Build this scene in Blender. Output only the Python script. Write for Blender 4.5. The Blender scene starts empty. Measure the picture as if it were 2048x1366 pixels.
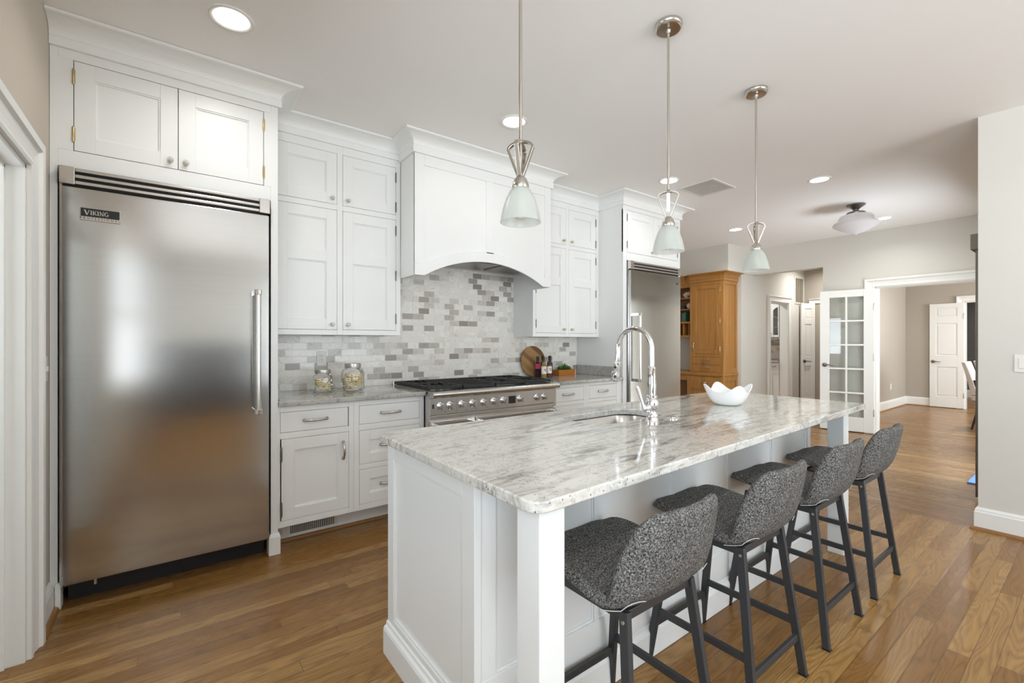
import bpy, bmesh, math, random
from mathutils import Vector, Matrix
random.seed(7)
SC = bpy.context.scene
COL = SC.collection
PI = math.pi

# ------------------------------------------------------------------ camera, world, lights, exposure
cam_d = bpy.data.cameras.new('camera'); cam = bpy.data.objects.new('camera', cam_d); COL.objects.link(cam)
cam.location = (0, 0, 1.28); cam.rotation_euler = (PI/2, 0, math.radians(-36.87))
cam_d.sensor_width = 36; cam_d.lens = 904/2048*36; cam_d.clip_start = .05; cam_d.clip_end = 100
SC.camera = cam
vs = SC.view_settings
vs.view_transform = 'Standard'; vs.look = 'None'; vs.gamma = 1; vs.use_curve_mapping = False
vs.exposure = 0.45
SC.cycles.use_denoising = True
SC.cycles.max_bounces = 10; SC.cycles.diffuse_bounces = 6; SC.cycles.glossy_bounces = 5
SC.cycles.transmission_bounces = 8; SC.cycles.transparent_max_bounces = 12
SC.cycles.caustics_reflective = False; SC.cycles.caustics_refractive = False
SC.cycles.sample_clamp_indirect = 6

W = bpy.data.worlds.new('sky'); SC.world = W; W.use_nodes = True
wn = W.node_tree; bg = wn.nodes['Background']
tcw = wn.nodes.new('ShaderNodeTexCoord'); sxw = wn.nodes.new('ShaderNodeSeparateXYZ'); rw = wn.nodes.new('ShaderNodeValToRGB')
wn.links.new(tcw.outputs['Generated'], sxw.inputs[0])
mrw = wn.nodes.new('ShaderNodeMapRange'); mrw.inputs[1].default_value = -.5; mrw.inputs[2].default_value = .5
wn.links.new(sxw.outputs[2], mrw.inputs[0]); wn.links.new(mrw.outputs[0], rw.inputs[0])
rw.color_ramp.elements[0].color = (1.12, 1.2, 1.28, 1); rw.color_ramp.elements[0].position = .42
rw.color_ramp.elements[1].color = (.56, .66, .75, 1); rw.color_ramp.elements[1].position = .56
wn.links.new(rw.outputs[0], bg.inputs[0]); bg.inputs[1].default_value = 6.0

def area(name, loc, rot, sx, sy, power, color=(1, 1, 1), portal=False, shape='RECTANGLE', spread=None):
    d = bpy.data.lights.new(name, 'AREA'); o = bpy.data.objects.new(name, d); COL.objects.link(o)
    d.shape = shape; d.size = sx
    if shape in ('RECTANGLE', 'ELLIPSE'): d.size_y = sy
    d.energy = power; d.color = color; o.location = loc; o.rotation_euler = rot
    if portal: d.cycles.is_portal = True
    if spread: d.spread = spread
    return o
# daylight: glazed doors behind the camera, the patio door of the breakfast bay, and unseen windows added at the left, in the side room and the dining room
WINS = [(1.9, 3.0), (3.1, 4.25)]; WZ0, WZ1, WY = .06, 2.5, -4.0
for (a, b) in WINS: area('window_portal', ((a+b)/2, WY-.13, (WZ0+WZ1)/2), (PI/2, 0, 0), b-a, WZ1-WZ0, 1, portal=True)
area('patio_portal', (6.1, .40, 1.10), (PI/2, 0, 0), 1.6, 2.1, 1, portal=True)
LW = (-3.2, .40, .75, 2.45)                                        # unseen window added in the left wall to light the island end
area('added_window_portal', (-.62, (LW[0]+LW[1])/2, (LW[2]+LW[3])/2), (PI/2, 0, -PI/2), LW[1]-LW[0], LW[3]-LW[2], 1, portal=True)
area('added_side_room_portal', (-1.72, 2.4, 1.5), (PI/2, 0, -PI/2), 1.0, 1.2, 1, portal=True)  # window added in the unseen side room, throws light through the doorway
area('added_dining_portal', (9.9, -2.56, 1.45), (PI/2, 0, 0), 2.8, 1.7, 1, portal=True)
area('dining_fill', (9.9, -2.6, 1.45), (PI/2, 0, 0), 2.8, 1.7, 75, (.94, .97, 1))  # lamp added outside the added dining window to brighten that room
# downlights (fixtures of the visible ones are built further down)
CEIL = 2.81
DOWN = [(.222, 2.51), (1.897, 2.506), (3.771, 2.541), (4.885, 1.673), (6.147, 3.108), (7.05, 1.72)]
DOWN_HID = [(-.0, -.6), (1.9, -.6), (3.6, -.6), (9.3, 3.05), (10.0, 1.2), (13.3, 1.0), (8.75, 4.7)]  # out-of-view lamps without fixtures, added as fill apart from the hall one
for i, (x, y) in enumerate(DOWN+DOWN_HID):
    area('downlight_beam', (x, y, CEIL-.02), (0, 0, 0), .14, .14, [3, 1, 2, 4, 11, 4.5, 5, 4, 5, 13, 24, 30, 22][i], (1, .99, .97), shape='DISK', spread=math.radians(150))
# ------------------------------------------------------------------ materials
def S(r, g, b):
    f = lambda c: ((c/255+.055)/1.055)**2.4 if c/255 > .04045 else c/255/12.92
    return (f(r), f(g), f(b), 1)
class G:
    def __init__(s, name):
        s.m = bpy.data.materials.new(name); s.m.use_nodes = True; s.nt = s.m.node_tree
        s.b = s.nt.nodes['Principled BSDF']; s.out = s.nt.nodes['Material Output']
    def n(s, t, ins=None, **attrs):
        nd = s.nt.nodes.new('ShaderNode'+t)
        for k, v in attrs.items(): setattr(nd, k, v)
        for k, v in (ins or {}).items(): s.set(nd.inputs[k], v)
        return nd
    def set(s, sock, v):
        if isinstance(v, bpy.types.NodeSocket): s.nt.links.new(v, sock)
        else: sock.default_value = v
    def p(s, **kw):
        for k, v in kw.items(): s.set(s.b.inputs[k.replace('_', ' ')], v)
    def mth(s, op, a, b=0.0, c=0.0):
        nd = s.n('Math', operation=op); s.set(nd.inputs[0], a); s.set(nd.inputs[1], b); s.set(nd.inputs[2], c); return nd.outputs[0]
    def vec(s, x, y, z):
        nd = s.n('CombineXYZ'); s.set(nd.inputs[0], x); s.set(nd.inputs[1], y); s.set(nd.inputs[2], z); return nd.outputs[0]
    def xyz(s):
        g = s.n('NewGeometry'); nd = s.n('SeparateXYZ'); s.nt.links.new(g.outputs['Position'], nd.inputs[0]); return nd.outputs
    def oxyz(s):
        g = s.n('TexCoord'); nd = s.n('SeparateXYZ'); s.nt.links.new(g.outputs['Object'], nd.inputs[0]); return nd.outputs
    def white(s, v):
        nd = s.n('TexWhiteNoise', noise_dimensions='3D'); s.set(nd.inputs['Vector'], v); return nd.outputs
    def noise(s, v, scale=1., detail=3., rough=.5, dist=0.):
        nd = s.n('TexNoise'); s.set(nd.inputs['Vector'], v); s.set(nd.inputs['Scale'], scale); s.set(nd.inputs['Detail'], detail)
        s.set(nd.inputs['Roughness'], rough); s.set(nd.inputs['Distortion'], dist); return nd.outputs[0]
    def ramp(s, f, stops, interp='LINEAR'):
        nd = s.n('ValToRGB'); s.set(nd.inputs[0], f); cr = nd.color_ramp; cr.interpolation = interp
        while len(cr.elements) < len(stops): cr.elements.new(.5)
        for e, (p, c) in zip(cr.elements, stops):
            e.position = p; e.color = c if not isinstance(c, (int, float)) else (c, c, c, 1)
        return nd.outputs[0]
    def mix(s, f, a, b, mode='MIX'):
        nd = s.n('Mix', data_type='RGBA', blend_type=mode); s.set(nd.inputs[0], f); s.set(nd.inputs[6], a); s.set(nd.inputs[7], b); return nd.outputs[2]
    def bump(s, h, strength=.2, dist=.01):
        nd = s.n('Bump'); s.set(nd.inputs['Height'], h); s.set(nd.inputs['Strength'], strength); s.set(nd.inputs['Distance'], dist)
        s.nt.links.new(nd.outputs[0], s.b.inputs['Normal'])
def plain(name, col, rough=.5, metal=0., spec=.5, mottled=.03, scale=6):
    g = G(name); p = g.n('TexCoord').outputs['Object']
    n = g.noise(p, scale, 3)
    c = g.mix(n, tuple(x*(1-mottled) for x in col[:3])+(1,), tuple(min(1, x*(1+mottled)) for x in col[:3])+(1,))
    g.p(Base_Color=c, Roughness=rough, Metallic=metal); g.b.inputs['Specular IOR Level'].default_value = spec
    return g.m
M = {}
M['cab'] = plain('cabinet_paint', S(234, 235, 233), .38, mottled=.012)
M['trim'] = plain('trim_paint', S(232, 232, 228), .4, mottled=.012)
M['wall'] = plain('wall_paint', S(212, 209, 201), .75, mottled=.015, scale=2)
M['wall_left'] = plain('left_wall_paint', S(196, 186, 172), .75, mottled=.015, scale=2)
M['greige'] = plain('greige_paint', S(176, 168, 156), .75, mottled=.02, scale=2)
M['dark_wall'] = plain('charcoal_paint', S(98, 98, 96), .8, mottled=.02, scale=2)
M['ceil'] = plain('ceiling_paint', S(240, 239, 237), .85, mottled=.012, scale=2)
M['black'] = plain('black_plastic', (.012, .012, .013, 1), .45)
M['iron'] = plain('cast_iron', (.018, .018, .018, 1), .55, mottled=.2, scale=60)
M['chrome'] = plain('chrome', (.86, .86, .87, 1), .05, 1., mottled=.005)
M['nickel'] = plain('satin_nickel', (.56, .53, .48, 1), .26, 1., mottled=.02)
M['darknickel'] = plain('dark_nickel', (.26, .24, .22, 1), .3, 1., mottled=.03)
M['brass'] = plain('brass', (.62, .48, .24, 1), .3, 1., mottled=.03)
M['gunmetal'] = plain('gunmetal_steel', S(66, 67, 69), .42, .35, mottled=.05, scale=20)
M['porcelain'] = plain('porcelain', S(242, 242, 241), .12, mottled=.004)
M['plate'] = plain('white_plastic', S(228, 226, 218), .35, mottled=.005)
M['tin'] = plain('tin_lid', (.62, .60, .55, 1), .35, 1., mottled=.05, scale=30)
M['paper'] = plain('paper_label', S(235, 232, 225), .7)
M['thread'] = plain('pale_thread', S(190, 188, 182), .8)
M['pinklabel'] = plain('pink_label', S(196, 62, 100), .6)
M['ink'] = plain('brown_ink', S(150, 84, 60), .7)
M['wine'] = plain('dark_red_glass', (.03, .012, .022, 1), .08)
M['greenglass'] = plain('dark_green_glass', (.02, .035, .012, 1), .08)
M['brownglass'] = plain('dark_brown_glass', (.045, .02, .012, 1), .08)
M['oil'] = plain('amber_oil_glass', S(150, 125, 62), .1)
M['spice'] = plain('brown_spice_glass', S(96, 66, 48), .12)
M['blue'] = plain('blue_plastic', S(95, 140, 205), .5)
M['curtain'] = plain('grey_curtain', S(140, 134, 124), .9, mottled=.06, scale=30)
M['leaf'] = plain('succulent_leaf', S(88, 122, 62), .5, mottled=.35, scale=30)
M['soil'] = plain('soil', S(60, 44, 32), .95, mottled=.3, scale=80)
M['linen'] = plain('chair_linen', S(205, 196, 190), .9, mottled=.05, scale=40)
M['darkwood'] = plain('dark_wood', S(44, 34, 30), .45, mottled=.2, scale=15)
M['coral'] = plain('shell_white', S(222, 205, 188), .7, mottled=.15, scale=40)
M['book_green'] = plain('green_cloth', S(70, 112, 88), .7)
M['book_dark'] = plain('dark_cloth', S(66, 60, 70), .7)
M['whitegrille'] = plain('white_enamel', S(222, 221, 216), .4)
M['ventgrey'] = plain('vent_shaded_enamel', S(204, 202, 197), .5)  # white louvres greyed, the shade of their gaps put into the colour
M['greygrille'] = plain('tan_enamel', S(150, 142, 126), .5)
M['gasket'] = plain('rubber_gasket', (.02, .02, .02, 1), .6)
M['dark'] = plain('dark_cavity', (.03, .028, .025, 1), .7)

def emit(name, col, st):
    g = G(name); e = g.n('Emission', {'Color': col, 'Strength': st}); g.nt.links.new(e.outputs[0], g.out.inputs[0]); return g.m
M['lens'] = emit('lamp_lens', (1, .97, .92, 1), 9)

def thin_glass(name, tint=(.97, .985, .98, 1), rough=.02, body=None, bodyamt=0.):
    g = G(name); tr = g.n('BsdfTransparent', {'Color': tint}); gl = g.n('BsdfGlossy', {'Color': (1, 1, 1, 1), 'Roughness': rough})
    lw = g.n('LayerWeight', {'Blend': .18}); mx = g.n('MixShader')
    g.set(mx.inputs[0], g.mth('MULTIPLY_ADD', lw.outputs['Fresnel'], .85, .03)); g.set(mx.inputs[1], tr.outputs[0]); g.set(mx.inputs[2], gl.outputs[0])
    o = mx.outputs[0]
    if body:
        d = g.n('BsdfDiffuse', {'Color': body}); t2 = g.n('BsdfTranslucent', {'Color': body}); m1 = g.n('MixShader', {0: .5}); m2 = g.n('MixShader', {0: bodyamt})
        g.set(m1.inputs[1], d.outputs[0]); g.set(m1.inputs[2], t2.outputs[0]); g.set(m2.inputs[1], o); g.set(m2.inputs[2], m1.outputs[0]); o = m2.outputs[0]
    g.nt.links.new(o, g.out.inputs[0]); return g.m
M['glass'] = thin_glass('clear_glass')
M['jarglass'] = thin_glass('jar_glass', (.985, .992, 1, 1))
M['knobglass'] = thin_glass('knob_glass', (.9, .93, .92, 1), .03, (.85, .88, .86, 1), .35)
M['frost'] = thin_glass('frosted_glass', (.94, .96, .94, 1), .3, (.86, .88, .85, 1), .5)
M['opal'] = thin_glass('opal_glass', (.9, .9, .92, 1), .12, (.86, .84, .84, 1), .9)

def steel(name, horiz=True, rough=.15, col=(.53, .525, .51, 1)):
    g = G(name); x, y, z = g.xyz()
    v = g.vec(g.mth('MULTIPLY', x, 1.2), g.mth('MULTIPLY', y, 1.2), g.mth('MULTIPLY', z, 420.))
    n = g.noise(v, 1., 3.)
    v2 = g.vec(g.mth('MULTIPLY', x, .8), g.mth('MULTIPLY', y, .8), g.mth('MULTIPLY', z, 14.))
    n2 = g.noise(v2, 1., 3.)
    g.p(Base_Color=g.mix(n, tuple(c*.93 for c in col[:3])+(1,), tuple(c*1.06 for c in col[:3])+(1,)), Metallic=1.,
        Roughness=rough, Anisotropic=.5)
    tg = g.n('Tangent', direction_type='RADIAL', axis='Z')
    g.nt.links.new(tg.outputs[0], g.b.inputs['Tangent'])
    return g.m
M['steel'] = steel('brushed_stainless')
M['steel_sink'] = plain('sink_stainless', (.55, .54, .52, 1), .28, 1., mottled=.03, scale=30)
M['steel_range'] = plain('range_stainless', (.66, .64, .61, 1), .24, 1., mottled=.02, scale=10)

def wood_floor(name, along_x, width, tones, L=1.3):
    g = G(name); x, y, z = g.xyz()
    u, v = (x, y) if along_x else (y, x)
    vs_ = g.mth('DIVIDE', v, width); row = g.mth('FLOOR', vs_)
    r1 = g.white(g.vec(row, 3.1, 1.7))[0]
    us = g.mth('DIVIDE', g.mth('MULTIPLY_ADD', r1, 5.3, u), L); colm = g.mth('FLOOR', us)
    rnd = g.white(g.vec(row, colm, 9.2))[0]
    off = g.mth('MULTIPLY', rnd, 37.)
    grain = g.noise(g.vec(g.mth('MULTIPLY_ADD', u, 1.6, off), g.mth('MULTIPLY', v, 34.), off), 1., 5., .6, .6)
    nz = g.noise(g.vec(g.mth('MULTIPLY_ADD', u, 1.5, off), g.mth('MULTIPLY', v, 8.5), off), 1., 1.5, .45, .25)
    cath = g.mth('PINGPONG', g.mth('MULTIPLY_ADD', v, 30., g.mth('MULTIPLY', nz, 16.)), .5)
    pores = g.noise(g.vec(g.mth('MULTIPLY_ADD', u, 9., off), g.mth('MULTIPLY', v, 220.), off), 1., 2.)
    base = g.ramp(rnd, [(0., tones[0]), (.35, tones[1]), (.7, tones[2]), (1., tones[3])])
    c = g.mix(g.mth('MULTIPLY', grain, .55), base, tuple(t*.55 for t in tones[1][:3])+(1,), 'MIX')
    c = g.mix(g.mth('MULTIPLY', g.ramp(cath, [(.0, 1.), (.16, .45), (.42, 0.)]), .5), c, tuple(t*.42 for t in tones[0][:3])+(1,))
    c = g.mix(g.mth('MULTIPLY', g.ramp(pores, [(.5, 0.), (.75, 1.)]), .28), c, tuple(t*.4 for t in tones[0][:3])+(1,))
    ev = g.mth('PINGPONG', vs_, .5); eu = g.mth('MULTIPLY', g.mth('PINGPONG', us, .5), L/width)
    e = g.mth('MINIMUM', ev, eu)
    gap = g.ramp(e, [(0., 1.), (.014, .85), (.03, 0.)])
    c = g.mix(g.mth('MULTIPLY', gap, .6), c, (.05, .027, .012, 1))
    g.p(Base_Color=c, Roughness=g.mth('MULTIPLY_ADD', grain, .12, .22)); g.b.inputs['Specular IOR Level'].default_value = .36
    g.bump(g.mth('SUBTRACT', g.mth('MULTIPLY', grain, .12), gap), .12, .002)
    return g.m
OAK = [S(134, 94, 46), S(150, 107, 55), S(158, 116, 62), S(180, 140, 84)]
M['oak_x'] = wood_floor('oak_strip_floor', True, .07, OAK)
M['oak_y'] = wood_floor('oak_strip_floor_far', False, .06, [S(136, 98, 58), S(150, 110, 66), S(160, 120, 74), S(176, 140, 92)])
M['oak_border'] = wood_floor('oak_border_board', False, .1, [S(128, 90, 50), S(132, 94, 54), S(138, 98, 56), S(142, 102, 58)], 3.)
M['shoe'] = plain('oak_shoe_moulding', S(140, 100, 56), .4, mottled=.12, scale=12)

def granite(name, light, mid, dark, brown, rot, amt, speck):
    g = G(name); x, y, z = g.xyz(); cr, sr = math.cos(rot), math.sin(rot)
    u = g.mth('ADD', g.mth('MULTIPLY', x, cr), g.mth('MULTIPLY', y, sr))
    v = g.mth('SUBTRACT', g.mth('MULTIPLY', y, cr), g.mth('MULTIPLY', x, sr))
    P = g.vec(u, v, z)
    veins = g.noise(g.vec(g.mth('MULTIPLY', u, 2.4), g.mth('MULTIPLY', v, 13.), g.mth('MULTIPLY', z, 9.)), 1., 7., .62, 1.4)
    veinm = g.ramp(veins, [(.50, 0.), (.60, .55), (.70, 1.)])
    fine = g.noise(g.vec(g.mth('MULTIPLY', u, 9.), g.mth('MULTIPLY', v, 60.), g.mth('MULTIPLY', z, 50.)), 1., 6., .65, .8)
    finem = g.ramp(fine, [(.52, 0.), (.72, 1.)])
    patch = g.noise(P, 2.6, 3.); patchm = g.ramp(patch, [(.40, .25), (.62, 1.)])
    cl = g.noise(P, 38., 5., .7); clm = g.ramp(cl, [(.35, 1.), (.5, 0.)])
    sp = g.n('TexVoronoi', {'Vector': P, 'Scale': 120.}); spc = g.white(g.vec(sp.outputs['Color'], 0., 0.))
    spm = g.mth('MULTIPLY', g.ramp(sp.outputs['Distance'], [(.22, 1.), (.36, 0.)]), g.ramp(g.n('SeparateColor', {0: sp.outputs['Color']}).outputs[0], [(.86, 0.), (.88, 1.)]))
    c = g.mix(g.mth('MULTIPLY', clm, .65), light, mid)
    c = g.mix(g.mth('MULTIPLY', g.mth('MULTIPLY', finem, patchm), .85*amt), c, mid)
    c = g.mix(g.mth('MULTIPLY', g.mth('MULTIPLY', veinm, patchm), .75*amt), c, dark)
    br = g.ramp(g.noise(P, 1.7, 4., .6), [(.60, 0.), (.72, 1.)])
    c = g.mix(g.mth('MULTIPLY', br, .35), c, brown)
    c = g.mix(g.mth('MULTIPLY', spm, speck), c, (.05, .045, .045, 1))
    g.p(Base_Color=c, Roughness=.09); g.b.inputs['Specular IOR Level'].default_value = .55
    return g.m
M['granite'] = granite('white_granite', S(214, 212, 205), S(166, 163, 157), S(98, 94, 91), S(166, 149, 136), .10, 1.5, .8)
M['granite_grey'] = granite('grey_granite', S(184, 183, 178), S(138, 137, 132), S(92, 92, 90), S(150, 142, 132), .25, .9, .75)

def tile_mat():
    g = G('marble_tile'); x, y, z = g.xyz()
    tw, th = .1016, .0508
    r = g.mth('DIVIDE', g.mth('SUBTRACT', z, .914), th); row = g.mth('FLOOR', r)
    u = g.mth('ADD', g.mth('DIVIDE', x, tw), g.mth('MULTIPLY', g.mth('MODULO', row, 2.), .5)); colm = g.mth('FLOOR', u)
    rnd = g.white(g.vec(row, colm, 4.4))[0]; rnd2 = g.white(g.vec(colm, row, 8.8))[0]
    off = g.mth('MULTIPLY', rnd2, 50.)
    base = g.ramp(rnd, [(0., S(236, 232, 224)), (.30, S(242, 239, 232)), (.60, S(232, 227, 218)), (.74, S(214, 208, 199)), (.83, S(196, 190, 181)), (.91, S(174, 167, 158)), (.965, S(154, 147, 139))], 'CONSTANT')
    ang = g.mth('MULTIPLY', rnd2, 3.1)
    vx = g.mth('ADD', g.mth('MULTIPLY', x, g.mth('COSINE', ang)), g.mth('MULTIPLY', z, g.mth('SINE', ang)))
    vz = g.mth('SUBTRACT', g.mth('MULTIPLY', z, g.mth('COSINE', ang)), g.mth('MULTIPLY', x, g.mth('SINE', ang)))
    vn = g.noise(g.vec(g.mth('MULTIPLY_ADD', vx, 14., off), g.mth('MULTIPLY', vz, 60.), off), 1., 5., .6, 1.)
    vein = g.mth('MULTIPLY', g.ramp(vn, [(.5, 0.), (.7, 1.)]), g.mth('MULTIPLY_ADD', rnd, .5, .12))
    c = g.mix(vein, base, S(150, 143, 135))
    ev = g.mth('MULTIPLY', g.mth('PINGPONG', r, .5), th); eu = g.mth('MULTIPLY', g.mth('PINGPONG', u, .5), tw)
    e = g.mth('MINIMUM', ev, eu); gr = g.ramp(g.mth('MULTIPLY', e, 100.), [(.10, 1.), (.16, 0.)])
    c = g.mix(gr, c, S(226, 223, 216))
    g.p(Base_Color=c, Roughness=g.mth('MULTIPLY_ADD', gr, .5, .2)); g.bump(g.mth('SUBTRACT', 1., gr), .25, .002)
    return g.m
M['tile'] = tile_mat()
def mosaic():
    g = G('slate_mosaic'); x, y, z = g.xyz()
    r = g.mth('FLOOR', g.mth('DIVIDE', z, .05)); u = g.mth('FLOOR', g.mth('ADD', g.mth('DIVIDE', y, .12), g.mth('MULTIPLY', r, .5)))
    rnd = g.white(g.vec(r, u, 2.))[0]
    g.p(Base_Color=g.ramp(rnd, [(0., S(196, 184, 174)), (.4, S(178, 164, 152)), (.65, S(150, 140, 136)), (.85, S(108, 108, 118))], 'CONSTANT'), Roughness=.3)
    return g.m
M['mosaic'] = mosaic()

def fabric():
    g = G('grey_tweed'); o = g.n('TexCoord').outputs['Object']
    n = g.noise(o, 210., 2., .7); n2 = g.noise(o, 420., 2., .7); n3 = g.noise(o, 90., 2.)
    c = g.ramp(n, [(.36, S(34, 34, 34)), (.46, S(92, 90, 88)), (.58, S(128, 126, 122)), (.72, S(172, 170, 165))])
    c = g.mix(g.mth('MULTIPLY', g.ramp(n2, [(.40, 1.), (.5, 0.)]), .5), c, S(44, 44, 44))
    g.p(Base_Color=c, Roughness=.95); g.b.inputs['Specular IOR Level'].default_value = .15
    g.bump(n, .5, .003); return g.m
M['tweed'] = fabric()

def maple(name, c0, c1, axis='z', scale=1.):
    g = G(name); x, y, z = g.oxyz()
    a = {'z': (x, y, z), 'y': (x, z, y), 'x': (z, y, x)}[axis]
    n = g.noise(g.vec(g.mth('MULTIPLY', a[0], 30.*scale), g.mth('MULTIPLY', a[1], 30.*scale), g.mth('MULTIPLY', a[2], 2.2*scale)), 1., 5., .55, .5)
    n2 = g.noise(g.n('TexCoord').outputs['Object'], 3., 3.)
    c = g.mix(g.ramp(n, [(.3, 0.), (.7, 1.)]), c0, c1); c = g.mix(g.mth('MULTIPLY', n2, .3), c, tuple(t*.8 for t in c0[:3])+(1,))
    g.p(Base_Color=c, Roughness=.34); return g.m
M['maple'] = maple('honey_maple', S(160, 110, 52), S(184, 134, 72))
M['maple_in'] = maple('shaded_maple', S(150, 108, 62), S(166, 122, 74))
M['boxwood'] = maple('planter_wood', S(176, 106, 36), S(198, 128, 52), 'x', 1.5)
def board():
    g = G('acacia_board'); x, y, z = g.oxyz()
    d = g.mth('ADD', g.mth('MULTIPLY', x, .62), g.mth('MULTIPLY', z, .78)); st = g.mth('FLOOR', g.mth('DIVIDE', d, .045))
    r = g.white(g.vec(st, 1., 5.))[0]
    n = g.noise(g.vec(g.mth('MULTIPLY', d, 80.), g.mth('MULTIPLY', g.mth('SUBTRACT', x, z), 5.), r), 1., 4.)
    c = g.ramp(r, [(0., S(112, 76, 40)), (.4, S(150, 106, 58)), (.7, S(186, 146, 92)), (1., S(128, 86, 46))])
    g.p(Base_Color=g.mix(g.mth('MULTIPLY', n, .5), c, S(90, 58, 28)), Roughness=.45); return g.m
M['board'] = board()
def pasta():
    g = G('dried_pasta'); o = g.n('ObjectInfo')
    g.p(Base_Color=g.ramp(o.outputs['Random'], [(0., S(240, 214, 156)), (.5, S(250, 236, 200)), (1., S(252, 247, 232))]), Roughness=.6); return g.m
M['pasta'] = pasta()

# ------------------------------------------------------------------ mesh helpers
OFF = {}
ident = lambda u, v, w: (u, v, w)
def FY(y0): return lambda u, v, w: (u, y0-w, v)       # facing -Y: u = x, v = z, w = outwards
def FX(x0): return lambda u, v, w: (x0-w, u, v)       # facing -X: u = y, v = z
def FXp(x0): return lambda u, v, w: (x0+w, u, v)      # facing +X
def FYp(y0): return lambda u, v, w: (u, y0+w, v)
class MB:
    def __init__(s, f=None): s.bm = bmesh.new(); s.f = f or ident
    def v(s, u, v, w): return s.bm.verts.new(s.f(u, v, w))
    def box(s, u0, u1, v0, v1, w0, w1):
        p = [s.v(a, b, c) for c in (w0, w1) for (a, b) in ((u0, v0), (u1, v0), (u1, v1), (u0, v1))]
        for q in ((0, 1, 2, 3), (4, 5, 6, 7), (0, 1, 5, 4), (1, 2, 6, 5), (2, 3, 7, 6), (3, 0, 4, 7)): s.bm.faces.new([p[i] for i in q])
        return s
    def prism(s, pts, w0, w1):
        a = [s.v(x, y, w0) for x, y in pts]; b = [s.v(x, y, w1) for x, y in pts]; n = len(pts)
        s.bm.faces.new(a); s.bm.faces.new(b)
        for i in range(n): s.bm.faces.new([a[i], a[(i+1) % n], b[(i+1) % n], b[i]])
        return s
    def ring(s, outer, inner, w0, w1):
        n = len(outer)
        for (A, B) in ((outer, inner),):
            q = [[s.v(x, y, w) for x, y in P] for P in (A, B) for w in (w0, w1)]
            oa, ob, ia, ib = q
            for i in range(n):
                j = (i+1) % n
                for r in ((oa[i], oa[j], ob[j], ob[i]), (ia[i], ia[j], ib[j], ib[i]), (oa[i], oa[j], ia[j], ia[i]), (ob[i], ob[j], ib[j], ib[i])): s.bm.faces.new(r)
        return s
    def lathe(s, prof, c=(0, 0, 0), ax='w', seg=28, sq=None):
        rings = []
        for r, h in prof:
            ring = []
            if r < 1e-6:
                pos = [(0, 0)]
            else:
                pos = []
                for i in range(seg):
                    a = 2*PI*i/seg; k = 1.
                    if sq: k = 1/((abs(math.cos(a))**sq+abs(math.sin(a))**sq)**(1/sq))
                    pos.append((r*k*math.cos(a), r*k*math.sin(a)))
            for x, y in pos:
                if ax == 'w': q = (c[0]+x, c[1]+y, c[2]+h)
                elif ax == 'u': q = (c[0]+h, c[1]+x, c[2]+y)
                else: q = (c[0]+x, c[1]+h, c[2]+y)
                ring.append(s.v(*q))
            rings.append(ring)
        for A, B in zip(rings, rings[1:]):
            if len(A) == 1 and len(B) == 1: continue
            for i in range(seg):
                j = (i+1) % seg
                if len(A) == 1: s.bm.faces.new([A[0], B[i], B[j]])
                elif len(B) == 1: s.bm.faces.new([A[i], A[j], B[0]])
                else: s.bm.faces.new([A[i], A[j], B[j], B[i]])
        return s
    def tube(s, pts, r, seg=10, closed=False, rect=None, up=None):
        P = [Vector(p) for p in pts]; n = len(P); rr = r if isinstance(r, (list, tuple)) else [r]*n
        T = []
        for i in range(n):
            a = P[i-1] if (i > 0 or closed) else P[i]; b = P[(i+1) % n] if (i < n-1 or closed) else P[i]
            T.append((b-a).normalized())
        N = Vector(up) if up else (Vector((0, 0, 1)) if abs(T[0].z) < .9 else Vector((1, 0, 0)))
        rings = []
        for i in range(n):
            N = (N-T[i]*N.dot(T[i]))
            if N.length < 1e-6: N = T[i].orthogonal()
            N.normalize(); B = T[i].cross(N)
            if rect: off = [(a*rect[0], b*rect[1]) for a, b in ((-.5, -.5), (.5, -.5), (.5, .5), (-.5, .5))]
            else: off = [(rr[i]*math.cos(2*PI*k/seg), rr[i]*math.sin(2*PI*k/seg)) for k in range(seg)]
            rings.append([s.v(*(P[i]+N*a+B*b)) for a, b in off])
        m = len(rings[0])
        for i in range(n if closed else n-1):
            A, C = rings[i], rings[(i+1) % n]
            for k in range(m): s.bm.faces.new([A[k], A[(k+1) % m], C[(k+1) % m], C[k]])
        if not closed: s.bm.faces.new(rings[0]); s.bm.faces.new(rings[-1])
        return s
    def sweep(s, path, prof, closed=False):
        """profile (o = to the right-hand side of the path in the uv plane, h = w) mitred along a uv path"""
        n = len(path); P = [Vector(p) for p in path]; rows = []
        for i in range(n):
            d0 = (P[i]-P[i-1]).normalized() if (i > 0 or closed) else None
            d1 = (P[(i+1) % n]-P[i]).normalized() if (i < n-1 or closed) else None
            if d0 is None: d0 = d1
            if d1 is None: d1 = d0
            n0 = Vector((d0.y, -d0.x)); n1 = Vector((d1.y, -d1.x)); m = (n0+n1).normalized(); k = 1/max(.2, m.dot(n0))
            rows.append([s.v(P[i].x+m.x*k*o, P[i].y+m.y*k*o, h) for o, h in prof])
        q = len(prof)
        for i in range(n if closed else n-1):
            A, B = rows[i], rows[(i+1) % n]
            for k in range(q): s.bm.faces.new([A[k], A[(k+1) % q], B[(k+1) % q], B[k]])
        if not closed: s.bm.faces.new(rows[0]); s.bm.faces.new(rows[-1])
        return s
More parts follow.
